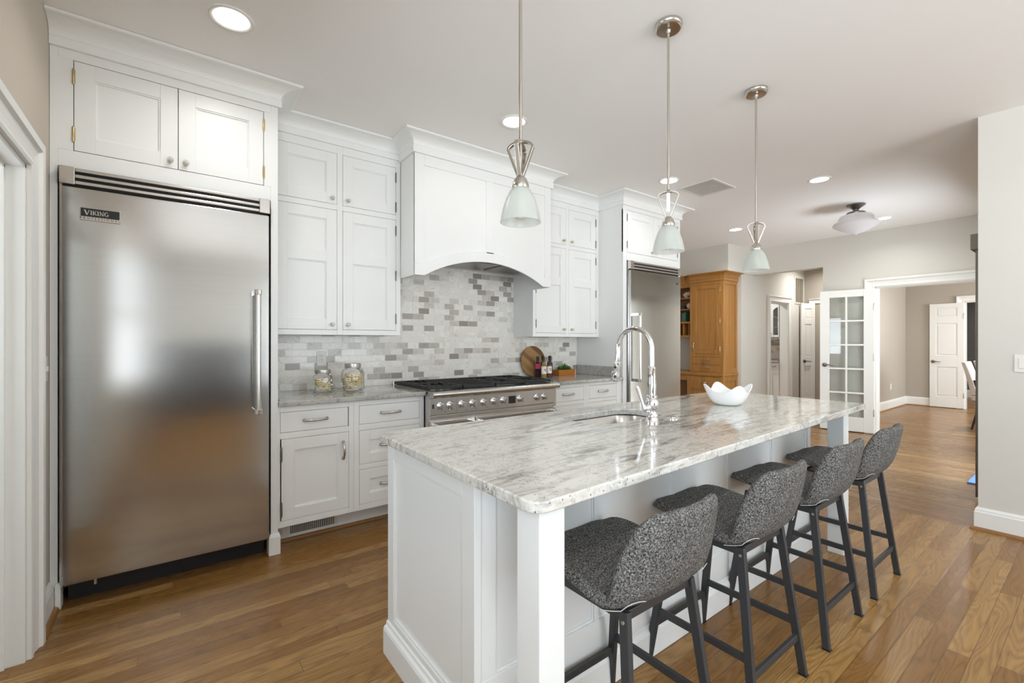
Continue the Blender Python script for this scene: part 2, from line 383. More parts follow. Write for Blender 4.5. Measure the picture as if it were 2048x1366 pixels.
    def build(s, name, mat, parent=None, bevel=0., smooth=0., subd=0, segs=2, solid=0.):
        bmesh.ops.recalc_face_normals(s.bm, faces=s.bm.faces[:])
        off = OFF.get(parent.name, Vector((0, 0, 0))) if parent else Vector((0, 0, 0))
        if parent: bmesh.ops.translate(s.bm, verts=s.bm.verts[:], vec=-off)
        me = bpy.data.meshes.new(name); s.bm.to_mesh(me); s.bm.free()
        for mm in (mat if isinstance(mat, list) else [mat]): me.materials.append(mm)
        if smooth:
            me.polygons.foreach_set('use_smooth', [True]*len(me.polygons))
            if smooth < 3: me.set_sharp_from_angle(angle=smooth)
        o = bpy.data.objects.new(name, me); COL.objects.link(o)
        if parent: o.parent = parent; OFF[o.name] = off
        if solid:
            md = o.modifiers.new('solid', 'SOLIDIFY'); md.thickness = solid; md.offset = 0
        if subd:
            md = o.modifiers.new('sub', 'SUBSURF'); md.levels = subd; md.render_levels = subd
        if bevel:
            md = o.modifiers.new('bevel', 'BEVEL'); md.width = bevel; md.segments = segs; md.limit_method = 'ANGLE'; md.angle_limit = math.radians(40)
        return o
def thing(name, label, cat, loc=(0, 0, 0), group=None):
    o = bpy.data.objects.new(name, None); COL.objects.link(o); o.location = loc; o.empty_display_size = .05
    OFF[o.name] = Vector(loc); o['label'] = label; o['category'] = cat
    if group: o['group'] = group
    return o
def tag(o, label, cat, group=None):
    o['label'] = label; o['category'] = cat
    if group: o['group'] = group
    return o
def struct(o): o['kind'] = 'structure'; return o
def recenter(o):                                   # put a single-mesh thing's origin at its base
    me = o.data; n = len(me.vertices)
    c = sum((v.co for v in me.vertices), Vector())/n; c.z = min(v.co.z for v in me.vertices)
    me.transform(Matrix.Translation(-c)); o.location = c; return o
def dup(o, parent=None):
    c = o.copy(); COL.objects.link(c)
    if parent: c.parent = parent
    for ch in list(o.children): dup(ch, c)
    return c
def rect(a, b, c, d): return [(a, c), (b, c), (b, d), (a, d)]

def shaker(f, u0, u1, v0, v1, name, mat, parent, st=.062, mids=(), th=.02, rec=.011, w=0.):
    """frame-and-panel door or drawer front, its face at w"""
    m = MB(f); w0 = w-th
    m.box(u0, u0+st, v0, v1, w0, w); m.box(u1-st, u1, v0, v1, w0, w)
    br = [v0]+[q for ab in mids for q in ab]+[v1]
    cuts = [(v0, v0+st)]+list(mids)+[(v1-st, v1)]
    for a, b in cuts: m.box(u0+st, u1-st, a, b, w0, w)
    for (a0, a1), (b0, b1) in zip(cuts, cuts[1:]):
        m.box(u0+st, u1-st, a1, b0, w0+.002, w-rec)
        q = .007
        m.ring(rect(u0+st, u1-st, a1, b0), rect(u0+st+q, u1-st-q, a1+q, b0-q), w-rec, w-rec*.4)
    return m.build(name, mat, parent, bevel=.0012, segs=1)
def slab(f, u0, u1, v0, v1, name, mat, parent, th=.02, w=0., bevel=.0025):
    return MB(f).box(u0, u1, v0, v1, w-th, w).build(name, mat, parent, bevel=bevel)
def pull(f, cu, cv, L, parent, vertical=False, mat=None, w=0., name='pull_handle'):
    m = MB(f); pts = []
    for i in range(13):
        t = i/12; s_ = (t-.5)*L; h = .010+.022*(1-abs(2*t-1)**2.2)
        pts.append((cu, cv+s_, w+h) if vertical else (cu+s_, cv, w+h))
    m.tube(pts, [.0075 if 0 < i < 12 else .009 for i in range(13)], 8)
    for sg in (-.5, .5):
        c = (cu, cv+sg*L, w) if vertical else (cu+sg*L, cv, w)
        m.lathe([(0, 0), (.011, 0), (.011, .004), (.007, .008), (.007, .018), (0, .018)], c, 'w', 12)
    return m.build(name, mat or M['nickel'], parent, smooth=.9)
def knob(f, cu, cv, parent, glass=True, r=.015):
    k = MB(f).lathe([(0, 0), (r*.8, 0), (r*.8, .003), (r*.35, .006), (r*.35, .016), (0, .016)], (cu, cv, 0), 'w', 14).build('knob', M['brass'] if glass else M['nickel'], parent, smooth=.8)
    MB(f).lathe([(0, .013), (r*.6, .014), (r, .022), (r*.95, .029), (r*.5, .034), (0, .035)], (cu, cv, 0), 'w', 14).build('knob_glass' if glass else 'knob_cap', M['knobglass'] if glass else M['nickel'], k, smooth=.6)
    return k
def hinge(f, u, v, parent, mat, L=.065):
    m = MB(f); m.box(u-.006, u+.006, v-L/2, v+L/2, -.001, .0015)
    m.lathe([(0, -L/2-.008), (.003, -L/2-.006), (.0045, -L/2), (.0045, L/2), (.003, L/2+.006), (0, L/2+.008)], (u, v, .003), 'v', 8)
    return m.build('hinge', mat, parent, smooth=.8)
# crown: (outward, z) closed profile
def crown_prof(z0, z1, band, proj):
    pr = [(0, band), (.018, band), (.018, z0-.006), (.012, z0), (.016, z0+.004)]
    for i in range(9):
        a = i/8*PI/2; pr.append((.016+(proj-.024)*(1-math.cos(a)), z0+.004+(z1-.016-z0-.004)*math.sin(a)))
    pr += [(proj-.004, z1-.014), (proj, z1-.012), (proj, z1-.001), (0, z1-.001)]
    return pr
def casing(f, path, parent=None, name='casing', width=.11, mat=None):
    pr = [(0, 0), (0, .014), (.012, .018), (.03, .014), (.05, .016), (.078, .022), (.086, .034), (width-.008, .036), (width, .03), (width, 0)]
    return MB(f).sweep(path, pr).build(name, mat or M['trim'], parent)
def baseboard(name, path, h=.14, shoe=True, flip=False):
    """path in plan, board to the right-hand side"""
    pr = [(0, 0), (.018, 0), (.018, h-.03), (.014, h-.022), (.014, h-.014), (.006, h), (0, h)]
    o = struct(MB().sweep(path, pr).build(name, M['trim']))
    if shoe:
        q = [(.018, .0)]+[(.018+.018*math.sin(a), .02*math.cos(a)) for a in [i/5*PI/2 for i in range(6)]]
        s_ = MB().sweep(path, [(.0181, 0), (.038, 0), (.037, .008), (.032, .016), (.024, .019), (.0181, .02)]).build('shoe_moulding', M['shoe'], o)
    return o
def text_mesh(txt, size, f, cu, cv, w, th, name, mat, parent, align='CENTER', xs=1.0, spacing=1.0):
    cu_d = bpy.data.curves.new('txt', 'FONT'); cu_d.body = txt; cu_d.size = size; cu_d.extrude = th/2; cu_d.align_x = align; cu_d.align_y = 'CENTER'; cu_d.space_character = spacing; cu_d.resolution_u = 3
    o = bpy.data.objects.new('txt', cu_d); COL.objects.link(o)
    dg = bpy.context.evaluated_depsgraph_get(); me = bpy.data.meshes.new_from_object(o.evaluated_get(dg))
    bpy.data.objects.remove(o); off = OFF.get(parent.name, Vector())
    for v in me.vertices: v.co = Vector(f(cu+v.co.x*xs, cv+v.co.y, w+v.co.z+th/2))-off
    me.name = name; me.materials.clear(); me.materials.append(mat)
    q = bpy.data.objects.new(name, me); COL.objects.link(q); q.parent = parent; OFF[q.name] = off
    return q
# ------------------------------------------------------------------ room shell
def wall(name, boxes, mat):
    m = MB()
    for b in boxes: m.box(*b)
    return struct(m.build(name, mat))
XL, YB, XR, XF = -.47, 3.68, 4.40, 7.75
fl = MB()
for (x0, x1, y0, y1) in ((-1.7, 4.40, -4.15, 5.6), (4.40, 4.50, -4.15, 5.6), (4.50, XF, .30, 5.6), (XF, 15.2, -2.55, 5.6)): fl.box(x0, x1, y0, y1, -.05, 0)
floor = struct(fl.build('floor', [M['oak_x'], M['oak_border'], M['oak_y']]))
for i, p in enumerate(floor.data.polygons): p.material_index = min(2, i//6)
wall('ceiling', [(-1.7, 4.55, -4.15, 5.6, CEIL, CEIL+.05), (4.55, XF, .41, 5.6, CEIL, CEIL+.05), (XF, 15.2, -2.55, 5.6, CEIL, CEIL+.05)], M['ceil'])
DY0, DY1, DZ = 1.70, 2.62, 1.99                                  # doorway in the left wall
wall('wall_left', [(XL-.14, XL, WY, LW[0], 0, CEIL), (XL-.14, XL, LW[1], DY0, 0, CEIL), (XL-.14, XL, LW[0], LW[1], 0, LW[2]), (XL-.14, XL, LW[0], LW[1], LW[3], CEIL), (XL-.14, XL, DY1, YB, 0, CEIL), (XL-.14, XL, DY0, DY1, DZ, CEIL)], M['wall_left'])
wall('wall_back', [(XL-.14, 4.76, YB, YB+.12, 0, CEIL)], M['wall'])
b = []
xs = [XL-.14]+[q for w_ in WINS for q in w_]+[XR+.15]
for i in range(0, len(xs), 2): b.append((xs[i], xs[i+1], WY-.12, WY, 0, CEIL))
for (a, c) in WINS: b += [(a, c, WY-.12, WY, 0, WZ0), (a, c, WY-.12, WY, WZ1, CEIL)]
wall('wall_front', b, M['wall'])
for i, (a, c) in enumerate(WINS):
    m = MB(FYp(WY)); m.ring(rect(a-.09, c+.09, WZ0-.09, WZ1+.09), rect(a, c, WZ0, WZ1), 0, .02)
    m.box((a+c)/2-.02, (a+c)/2+.02, WZ0, WZ1, -.08, -.05); m.box(a, c, (WZ0+WZ1)/2-.02, (WZ0+WZ1)/2+.02, -.08, -.05)
    m.box(a-.1, c+.1, WZ0-.03, WZ0, 0, .05)
    struct(m.build('window_%d' % (i+1), M['trim'], bevel=.002))
m = MB(FXp(XL)); m.ring(rect(LW[0]-.09, LW[1]+.09, LW[2]-.09, LW[3]+.09), rect(*LW), .0005, .02)
m.box((LW[0]+LW[1])/2-.03, (LW[0]+LW[1])/2+.03, LW[2], LW[3], -.09, -.05); m.box(LW[0], LW[1], (LW[2]+LW[3])/2-.02, (LW[2]+LW[3])/2+.02, -.09, -.05)
struct(m.build('window_3', M['trim'], bevel=.002))
wall('wall_right', [(XR, XR+.15, WY, .56, 0, CEIL)], M['wall'])
wall('wall_bay', [(XR+.15, 5.3, .41, .56, 0, CEIL), (6.9, XF+.15, .41, .56, 0, CEIL), (5.3, 6.9, .41, .56, 2.15, CEIL), (5.3, 6.9, .41, .56, 0, .04)], M['wall'])
OY0, OY1, OZ = .76, 1.985, 2.03                                   # wide cased opening in the far wall
HY0, HY1, HZ = 2.61, 3.65, 2.39                                   # hall opening
wall('wall_far', [(XF, XF+.15, .56, OY0, 0, CEIL), (XF, XF+.15, OY0, OY1, OZ, CEIL), (XF, XF+.15, OY1, HY0, 0, CEIL), (XF, XF+.15, HY0, HY1, HZ, CEIL)], M['wall'])
PX0, PX1, PZ = 8.43, 9.17, 1.99                                   # pantry doorway in the hall wall
wall('wall_hall', [(7.40, PX0, HY1, HY1+.14, 0, CEIL), (PX0, PX1, HY1, HY1+.14, PZ, CEIL), (PX1, 10.75, HY1, HY1+.14, 0, CEIL)], M['wall'])
wall('wall_alcove', [(7.40, 7.54, HY1+.14, 5.4, 0, CEIL), (4.62, 7.54, 5.4, 5.5, 0, CEIL), (4.62, 4.76, YB+.12, 5.4, 0, CEIL)], M['wall'])
wall('wall_soffit', [(6.93, 7.399, 3.62, 5.399, 2.39, CEIL-.0005), (7.399, XF, 3.62, HY1-.0005, 2.39, CEIL-.0005)], M['wall'])
wall('wall_hall_end', [(9.9, 10.02, 2.66, HY1-.0005, 0, CEIL)], M['greige'])
wall('wall_dining_left', [(XF+.15, 12.09, 2.56, 2.66, 0, CEIL)], M['greige'])
DDY0, DDY1, DDZ = .7, 1.70, 2.03
wall('wall_dining_end', [(11.95, 12.09, -2.4, DDY0, 0, CEIL), (11.95, 12.09, DDY0, DDY1, DDZ, CEIL), (11.95, 12.09, DDY1, 2.56, 0, CEIL)], M['greige'])
wall('wall_dining_right', [(XF+.15, 8.5, -2.55, -2.4, 0, CEIL), (11.3, 12.0, -2.55, -2.4, 0, CEIL), (8.5, 11.3, -2.55, -2.4, 0, .6), (8.5, 11.3, -2.55, -2.4, 2.3, CEIL), (XF, XF+.15, -2.4, .41, 0, CEIL)], M['greige'])
wall('wall_study', [(14.6, 14.7, -1.6, 3.0, 0, CEIL), (12.09, 14.7, 2.9, 3.0, 0, CEIL), (12.09, 14.7, -1.7, -1.6, 0, CEIL)], M['dark_wall'])
wall('wall_pantry', [(10.6, 10.7, HY1+.14, 5.5, 0, CEIL), (7.54, 10.7, 5.4, 5.5, 0, CEIL)], M['wall'])
wall('wall_side_room', [(-1.7, -1.6, 1.2, 1.9, 0, CEIL), (-1.7, -1.6, 2.9, 3.4, 0, CEIL), (-1.7, -1.6, 1.9, 2.9, 0, .9), (-1.7, -1.6, 1.9, 2.9, 2.1, CEIL), (-1.6, XL-.14, 3.3, 3.4, 0, CEIL), (-1.6, XL-.14, 1.2, 1.3, 0, CEIL)], M['wall'])
# dark panel added out of view behind the camera to darken the refrigerator door's reflection
wall('added_dark_panel', [(XL+.0005, 1.40, WY+.0005, WY+.03, 0, 1.25)], M['darkwood'])
# trim round the openings
def jamb(name, boxes, mat=None):
    m = MB()
    for q in boxes: m.box(*q)
    return struct(m.build(name, mat or M['trim'], bevel=.002))
o = struct(casing(lambda u, v, w: (XL+w, u, v), [(DY0, 0), (DY0, DZ), (DY1, DZ), (DY1, 0)][::-1], name='trim_1', width=.125))
jamb('trim_2', [(XL-.15, XL-.001, DY1-.018, DY1+.001, 0, DZ), (XL-.15, XL-.001, DY0-.001, DY0+.018, 0, DZ), (XL-.15, XL-.001, DY0, DY1, DZ-.018, DZ+.001),
                (XL-.10, XL-.055, DY1-.032, DY1-.018, 0, DZ-.018), (XL-.10, XL-.055, DY0, DY1, DZ-.032, DZ-.018), (XL-.145, XL-.12, DY1-.028, DY1-.018, 0, DZ-.018)])
o = struct(casing(lambda u, v, w: (XF-w, u, v), [(OY0, 0), (OY0, OZ), (OY1, OZ), (OY1, 0)][::-1], name='trim_3', width=.115))
jamb('trim_4', [(XF, XF+.152, OY1-.016, OY1+.001, 0, OZ), (XF, XF+.152, OY0-.001, OY0+.016, 0, OZ), (XF, XF+.152, OY0, OY1, OZ-.016, OZ+.001)])
o = struct(casing(FY(HY1), [(PX0, 0), (PX0, PZ), (PX1, PZ), (PX1, 0)], name='trim_5', width=.10))
# (outside is to the left of an upward path here, so flip it)
bpy.data.objects.remove(o); o = struct(casing(FY(HY1), [(PX1, 0), (PX1, PZ), (PX0, PZ), (PX0, 0)], name='trim_5', width=.10))
jamb('trim_6', [(PX0-.001, PX0+.016, HY1, HY1+.142, 0, PZ), (PX1-.016, PX1+.001, HY1, HY1+.142, 0, PZ), (PX0, PX1, HY1, HY1+.142, PZ-.016, PZ+.001)])
o = struct(casing(FX(11.95), [(DDY1, 0), (DDY1, DDZ), (DDY0, DDZ), (DDY0, 0)], name='trim_7', width=.11))
jamb('trim_8', [(11.95, 12.092, DDY1-.014, DDY1+.001, 0, DDZ), (11.95, 12.092, DDY0-.001, DDY0+.014, 0, DDZ), (11.95, 12.092, DDY0, DDY1, DDZ-.014, DDZ+.001)])
o = struct(casing(FX(9.9), [(3.47, 0), (3.47, 2.01), (2.80, 2.01), (2.80, 0)], name='trim_9', width=.09))
# baseboards
baseboard('baseboard_left', [(XL, DY1+.128), (XL, 3.03)])
baseboard('baseboard_right', [(XR+.15, .56), (XR, .56), (XR, WY)], .15)
baseboard('baseboard_dining', [(XF+.15, 2.56), (11.95, 2.56), (11.95, DDY1+.115)], .17)
baseboard('baseboard_study', [(14.6, 2.9), (14.6, -1.6)], .17, shoe=False)
baseboard('baseboard_hall', [(PX1+.102, HY1), (9.9, HY1)], .14)
baseboard('baseboard_far', [(XF, HY0), (XF, OY1+.118)], .14)

# doors
def lever(f, u, v, parent, d=1, mat=None):
    m = MB(f); m.lathe([(0, 0), (.03, 0), (.031, .006), (.02, .012), (.011, .014), (.011, .045), (0, .045)], (u, v, 0), 'w', 18)
    m.tube([(u, v, .042), (u+.03*d, v+.002, .044), (u+.075*d, v-.002, .042), (u+.115*d, v-.006, .038)], [.009, .0085, .0075, .006], 8)
    return m.build('lever_handle', mat or M['darknickel'], parent, smooth=.8)
def leaf_frame(p0, p1, z0, th):
    """frame function for a door leaf standing on the line p0-p1, w towards its front"""
    a, b_ = Vector(p0), Vector(p1); d = (b_-a); L = d.length; d.normalize(); n = Vector((d.y, -d.x))
    return (lambda u, v, w: (a.x+d.x*u+n.x*w, a.y+d.y*u+n.y*w, z0+v)), L
f, L = leaf_frame((7.607, 2.60), (7.715, 1.985), .012, .04)      # open french door, front towards the kitchen
if True:
    H = 2.0; m = MB(f); st, tr, brl = .115, .10, .20
    m.box(0, st, 0, H, -.04, 0); m.box(L-st, L, 0, H, -.04, 0); m.box(st, L-st, H-tr, H, -.04, 0); m.box(st, L-st, 0, brl, -.04, 0)
    n5 = (H-tr-brl)/5
    for i in range(1, 5): m.box(st, L-st, brl+i*n5-.012, brl+i*n5+.012, -.036, -.004)
    m.box(L/2-.012, L/2+.012, brl, H-tr, -.035, -.005)
    d = struct(m.build('door_1', M['trim'], bevel=.003)); OFF[d.name] = Vector()
    for i in range(5):
        for k in range(2):
            a = st+.001 if k == 0 else L/2+.013; c = L/2-.013 if k == 0 else L-st-.001
            MB(f).box(a, c, brl+i*n5+.013, brl+(i+1)*n5-.013, -.023, -.018).build('glass_pane', M['glass'], d)
    lever(f, .06, .93, d)
    for z in (.28, 1.05, 1.75): hinge(f, L-.004, z, d, M['nickel'], .09)
def panel_door(name, p0, p1, H, panels, z0=.012, lev=None, cols=1, st=.1):
    f, L = leaf_frame(p0, p1, z0, .035); m = MB(f)
    cuts = []
    m.box(0, st, 0, H, -.035, 0); m.box(L-st, L, 0, H, -.035, 0)
    zz = [0]+[q for ab in panels for q in ab]+[H]
    for a, c in zip(zz[::2], zz[1::2]): m.box(st, L-st, a, c, -.035, 0)
    for a, c in panels:
        m.box(st, L-st, a, c, -.03, -.012); q = .03
        m.ring(rect(st, L-st, a, c), rect(st+.012, L-st-.012, a+.012, c-.012), -.012, -.005)
        if L-2*st > .1: m.box(st+q, L-st-q, a+q, c-q, -.012, -.005)
    d = struct(m.build(name, M['trim'], bevel=.004)); OFF[d.name] = Vector()
    if lev: lever(f, lev[0], lev[1], d)
    return d, f, L
d, f, L = panel_door('door_2', (11.90, 2.185), (11.90, 1.70), 2.0, [(.2, .78), (.99, 1.62), (1.74, 1.92)], lev=(.055, .88), st=.09)
for z in (.25, 1.75): hinge(f, L-.003, z, d, M['nickel'], .09)
panel_door('door_3', (9.62, 3.595), (9.862, 3.45), 2.0, [(.2, .80), (.98, 1.60), (1.70, 1.90)], lev=(.06, .89), st=.07)
# ------------------------------------------------------------------ kitchen run along the back wall
FRY, UPY, BASEY, HOODY = 3.03, 3.36, 3.05, 3.10                  # face planes
def fridge_surround(name, x0, x1, fx0, fx1, label, group, left_wall, hmat, xl=None):
    """tall white cabinet built round a refrigerator: x0..x1 outside, fx0..fx1 the refrigerator opening"""
    t = thing(name, label, 'cabinet', (x0, FRY, 0), group); f = FY(FRY); ztop = 2.70
    m = MB(f)
    dl, dr = x0+.082 if left_wall else x0+.062, x1-.075 if left_wall else x1-.055
    m.box(x0, fx0-.004, 0 if not left_wall else 0, ztop, -.02, 0)             # stiles
    m.box(fx1+.004, x1, 0, ztop, -.02, 0)
    m.box(fx0-.004, fx1+.004, 2.122, 2.205, -.02, 0); m.box(fx0-.004, fx1+.004, 2.645, ztop, -.02, 0)
    m.box(x0, dl, 2.205, 2.645, -.0199, -.0001); m.box(dr, x1, 2.205, 2.645, -.0199, -.0001)
    m.build('face_frame', M['cab'], t, bevel=.002)
    m = MB(); m.box(x0, x0+.02, FRY+.02, YB-.001, 0, CEIL-.02); m.box(x1-.02, x1, FRY+.02, YB-.001, 0, CEIL-.02)
    m.box(x0+.02, x1-.02, FRY+.02, YB-.001, 2.125, 2.145); m.box(x0+.02, x1-.02, YB-.02, YB-.001, .3, CEIL-.03); m.box(x0+.02, x1-.02, FRY+.02, YB-.02, CEIL-.04, CEIL-.02)
    m.box(x0+.02, x1-.02, FRY+.001, FRY+.02, 2.70, CEIL-.01)
    m.build('carcass', M['cab'], t)
    mid = (dl+dr)/2
    for sgn, a, c in ((1, dl+.003, mid-.0015), (-1, mid+.0015, dr-.003)):
        d = shaker(f, a, c, 2.208, 2.642, 'door', M['cab'], t, st=.075)
        knob(f, (c-.032) if sgn > 0 else (a+.032), 2.245, d)
        for z in (2.285, 2.565): hinge(f, a-.002 if sgn > 0 else c+.002, z, d, hmat)
    path = [(x0, FRY), (x1, FRY), (x1, YB-.002)] if left_wall else [(x0, YB-.002), (x0, FRY), (x1, FRY), (x1, YB-.002)]
    if not left_wall: path = [(x0, UPY-.0)]+path[1:]
    else: path[2] = (x1, UPY-.0)
    MB().sweep(path, crown_prof(2.733, CEIL, 2.688, .118)).build('crown_moulding', M['cab'], t, bevel=.001, segs=1)
    pr = [(0, 0), (.012, 0), (.012, .105), (.006, .125), (0, .125)]
    for a, c in (((x0, fx0-.004), (fx1+.004, x1)) if not left_wall else ((fx1+.004, x1),)):
        MB().sweep([(a, FRY+.06), (a, FRY), (c, FRY), (c, FRY+.1)], pr).build('base_block', M['cab'], t, bevel=.001, segs=1)
    if left_wall: MB().sweep([(x0+.02, FRY), (fx0-.004, FRY), (fx0-.004, FRY+.05)], pr).build('base_block', M['cab'], t, bevel=.001, segs=1)
    return t
fridge_surround('refrigerator_surround', XL+.001, .507, -.437, .464, 'white tall cabinet built around the large refrigerator at the left wall, with brass hinges', 'refrigerator surrounds', True, M['brass'])
fridge_surround('refrigerator_surround', 3.70, 4.715, 3.762, 4.678, 'white tall cabinet built around the far refrigerator behind the tap, beside the wooden desk hutch', 'refrigerator surrounds', False, M['darknickel'])

def letters(txt, f, u, v, h, w, th, parent, name='lettering', mat=None, gap=.12):
    """capitals drawn as serif block shapes"""
    m = MB(f); x = u
    def sr(cx, y, wd): m.box(cx-wd/2, cx+wd/2, y, y+h*.07, w, w+th)
    def bar(a, b_, wa):
        (ax, ay), (bx, by) = a, b_; m.prism([(ax-wa/2, ay), (ax+wa/2, ay), (bx+wa/2, by), (bx-wa/2, by)], w, w+th)
    for i, ch in enumerate(txt):
        H = h*1.18 if i == 0 else h; W = {'V': .95, 'I': .32, 'K': .80, 'N': .85, 'G': .80}[ch]*H; T = .17*H; t2 = .09*H; y0 = v
        if i == 0: y0 = v-.10*h
        if ch == 'V':
            bar((x+W*.52, y0), (x+W*.17, y0+H), T*1.2); bar((x+W*.52, y0), (x+W*.86, y0+H), t2); sr(x+W*.17, y0+H-h*.07, T*2); sr(x+W*.86, y0+H-h*.07, T*1.6)
        if ch == 'I':
            m.box(x+W/2-T/2, x+W/2+T/2, y0, y0+H, w, w+th); sr(x+W/2, y0, W); sr(x+W/2, y0+H-h*.07, W)
        if ch == 'K':
            m.box(x+W*.14, x+W*.14+T, y0, y0+H, w, w+th); sr(x+W*.24, y0, W*.42); sr(x+W*.24, y0+H-h*.07, W*.42)
            bar((x+W*.38, y0+H*.42), (x+W*.82, y0+H), t2); bar((x+W*.88, y0), (x+W*.46, y0+H*.58), T); sr(x+W*.86, y0, W*.36); sr(x+W*.80, y0+H-h*.07, W*.34)
        if ch == 'N':
            m.box(x+W*.16, x+W*.16+t2, y0, y0+H, w, w+th); m.box(x+W*.80, x+W*.80+t2, y0, y0+H, w, w+th); bar((x+W*.82, y0), (x+W*.16, y0+H), T); sr(x+W*.18, y0, W*.32); sr(x+W*.14, y0+H-h*.07, W*.2); sr(x+W*.84, y0+H-h*.07, W*.32)
        if ch == 'G':
            cx, cy = x+W*.5, y0+H*.5; n = 18; A = []; B = []
            for k in range(n+1):
                a = math.radians(42+(318-42)*k/n); A.append((cx+W*.48*math.cos(a), cy+H*.5*math.sin(a))); B.append((cx+(W*.48-T*(.55+.45*abs(math.cos(a))))*math.cos(a), cy+(H*.5-T*.5)*math.sin(a)))
            for k in range(n): m.prism([A[k], A[k+1], B[k+1], B[k]], w, w+th)
            m.box(x+W*.74, x+W*.74+T*.8, y0+h*.02, y0+H*.44, w, w+th); sr(x+W*.80, y0+H*.40, W*.42)
        x += W+gap*h*.35
    o = m.build(name, mat or M['nickel'], parent); return o, x-u
def refrigerator(x0, x1, label, hinge_left, big):
    t = thing('refrigerator', label, 'refrigerator', ((x0+x1)/2, FRY, 0)); yf = FRY-.035; f = FY(yf)
    MB().box(x0+.012, x1-.012, FRY-.005, YB-.03, .10, 2.11).build('body', M['gasket'], t)
    sd = MB().box(x0+.001, x0+.011, FRY-.008, FRY+.3, .10, 2.11).build('side_trim', M['steel_range'], t)
    MB().box(x0+.02, x1-.02, FRY+.075, FRY+.095, .002, .098).build('kick_plate', M['black'], t)
    d = MB(f).box(x0+.012, x1-.008, .115, 2.022, -.028, 0).build('door', M['steel'], t, bevel=.004)
    MB(f).box(x0+.012, x1-.008, .115, 2.022, -.035, -.0285).build('gasket', M['gasket'], d)
    g = MB(f); z0, z1 = 2.032, 2.116; a, c = x0+.004, x1-.004
    g.box(a, a+.055, z0, z1, -.03, .008); g.box(c-.055, c, z0, z1, -.03, .008)
    for i in range(3):
        zc = z0+.004+i*.030
        g.prism([(0, 0)]*0 or [(a+.055, zc), (c-.055, zc), (c-.055, zc+.016), (a+.055, zc+.016)], -.02, .006)
    g.build('vent_grille', M['steel_range'], t, bevel=.003)
    MB(f).box(a+.05, c-.05, z0, z1, -.03, -.022).build('grille_backing', M['black'], t)
    # bar handle
    hx = (c-.068) if hinge_left else a+.085; hz0, hz1 = .868, 1.572
    h = MB(f).tube([(hx, hz0+.01, .062), (hx, hz1-.01, .062)], .0155, 18).build('handle', M['steel_range'], d, smooth=.9)
    for z in (hz0-.004, hz1-.026):
        m = MB(f); m.box(hx-.018, hx+.018, z, z+.03, 0, .045); m.lathe([(0, 0), (.019, 0), (.02, .003), (.02, .027), (.019, .03), (0, .03)], (hx, z, .062), 'v', 18)
        m.build('handle_bracket', M['chrome'], h, bevel=.002)
    if big:
        bx, bz, bw, bh = a+.072, 1.868, .148, .062
        bd = MB(f).box(bx, bx+bw, bz, bz+bh, 0, .004).build('badge', M['nickel'], d, bevel=.002); bd['label'] = 'silver nameplate with black panel'
        MB(f).box(bx+.003, bx+bw-.003, bz+.019, bz+bh-.003, .004, .0055).build('badge_panel', M['black'], bd, bevel=.001)
        o, wd = letters('VIKING', f, bx+.0135, bz+.028, .0205, .0055, .0012, bd, mat=M['tin'])
        text_mesh('PROFESSIONAL', .0135, f, bx+bw/2, bz+.0105, .004, .0008, 'lettering', M['black'], bd, spacing=1.75)
    else:
        bx, bz = c-.115, 1.925
        bd = MB(f).box(bx, bx+.06, bz, bz+.024, 0, .004).build('badge', M['nickel'], d, bevel=.002)
        MB(f).box(bx+.002, bx+.058, bz+.004, bz+.022, .004, .005).build('badge_panel', M['black'], bd)
        letters('VIKING', f, bx+.006, bz+.0085, .0085, .005, .001, bd, mat=M['tin'])
    if big:
        MB().lathe([(0, 0), (.006, 0), (.006, .03), (0, .03)], (x0+.13, FRY-.02, .088), 'w', 10).build('hinge_pin', M['tin'], t)
    return t
refrigerator(-.435, .462, 'large stainless steel refrigerator beside the left wall, its nameplate at top left', True, True)
refrigerator(3.764, 4.676, 'stainless steel refrigerator further back behind the tap, with its bar handle on the left side', False, False)

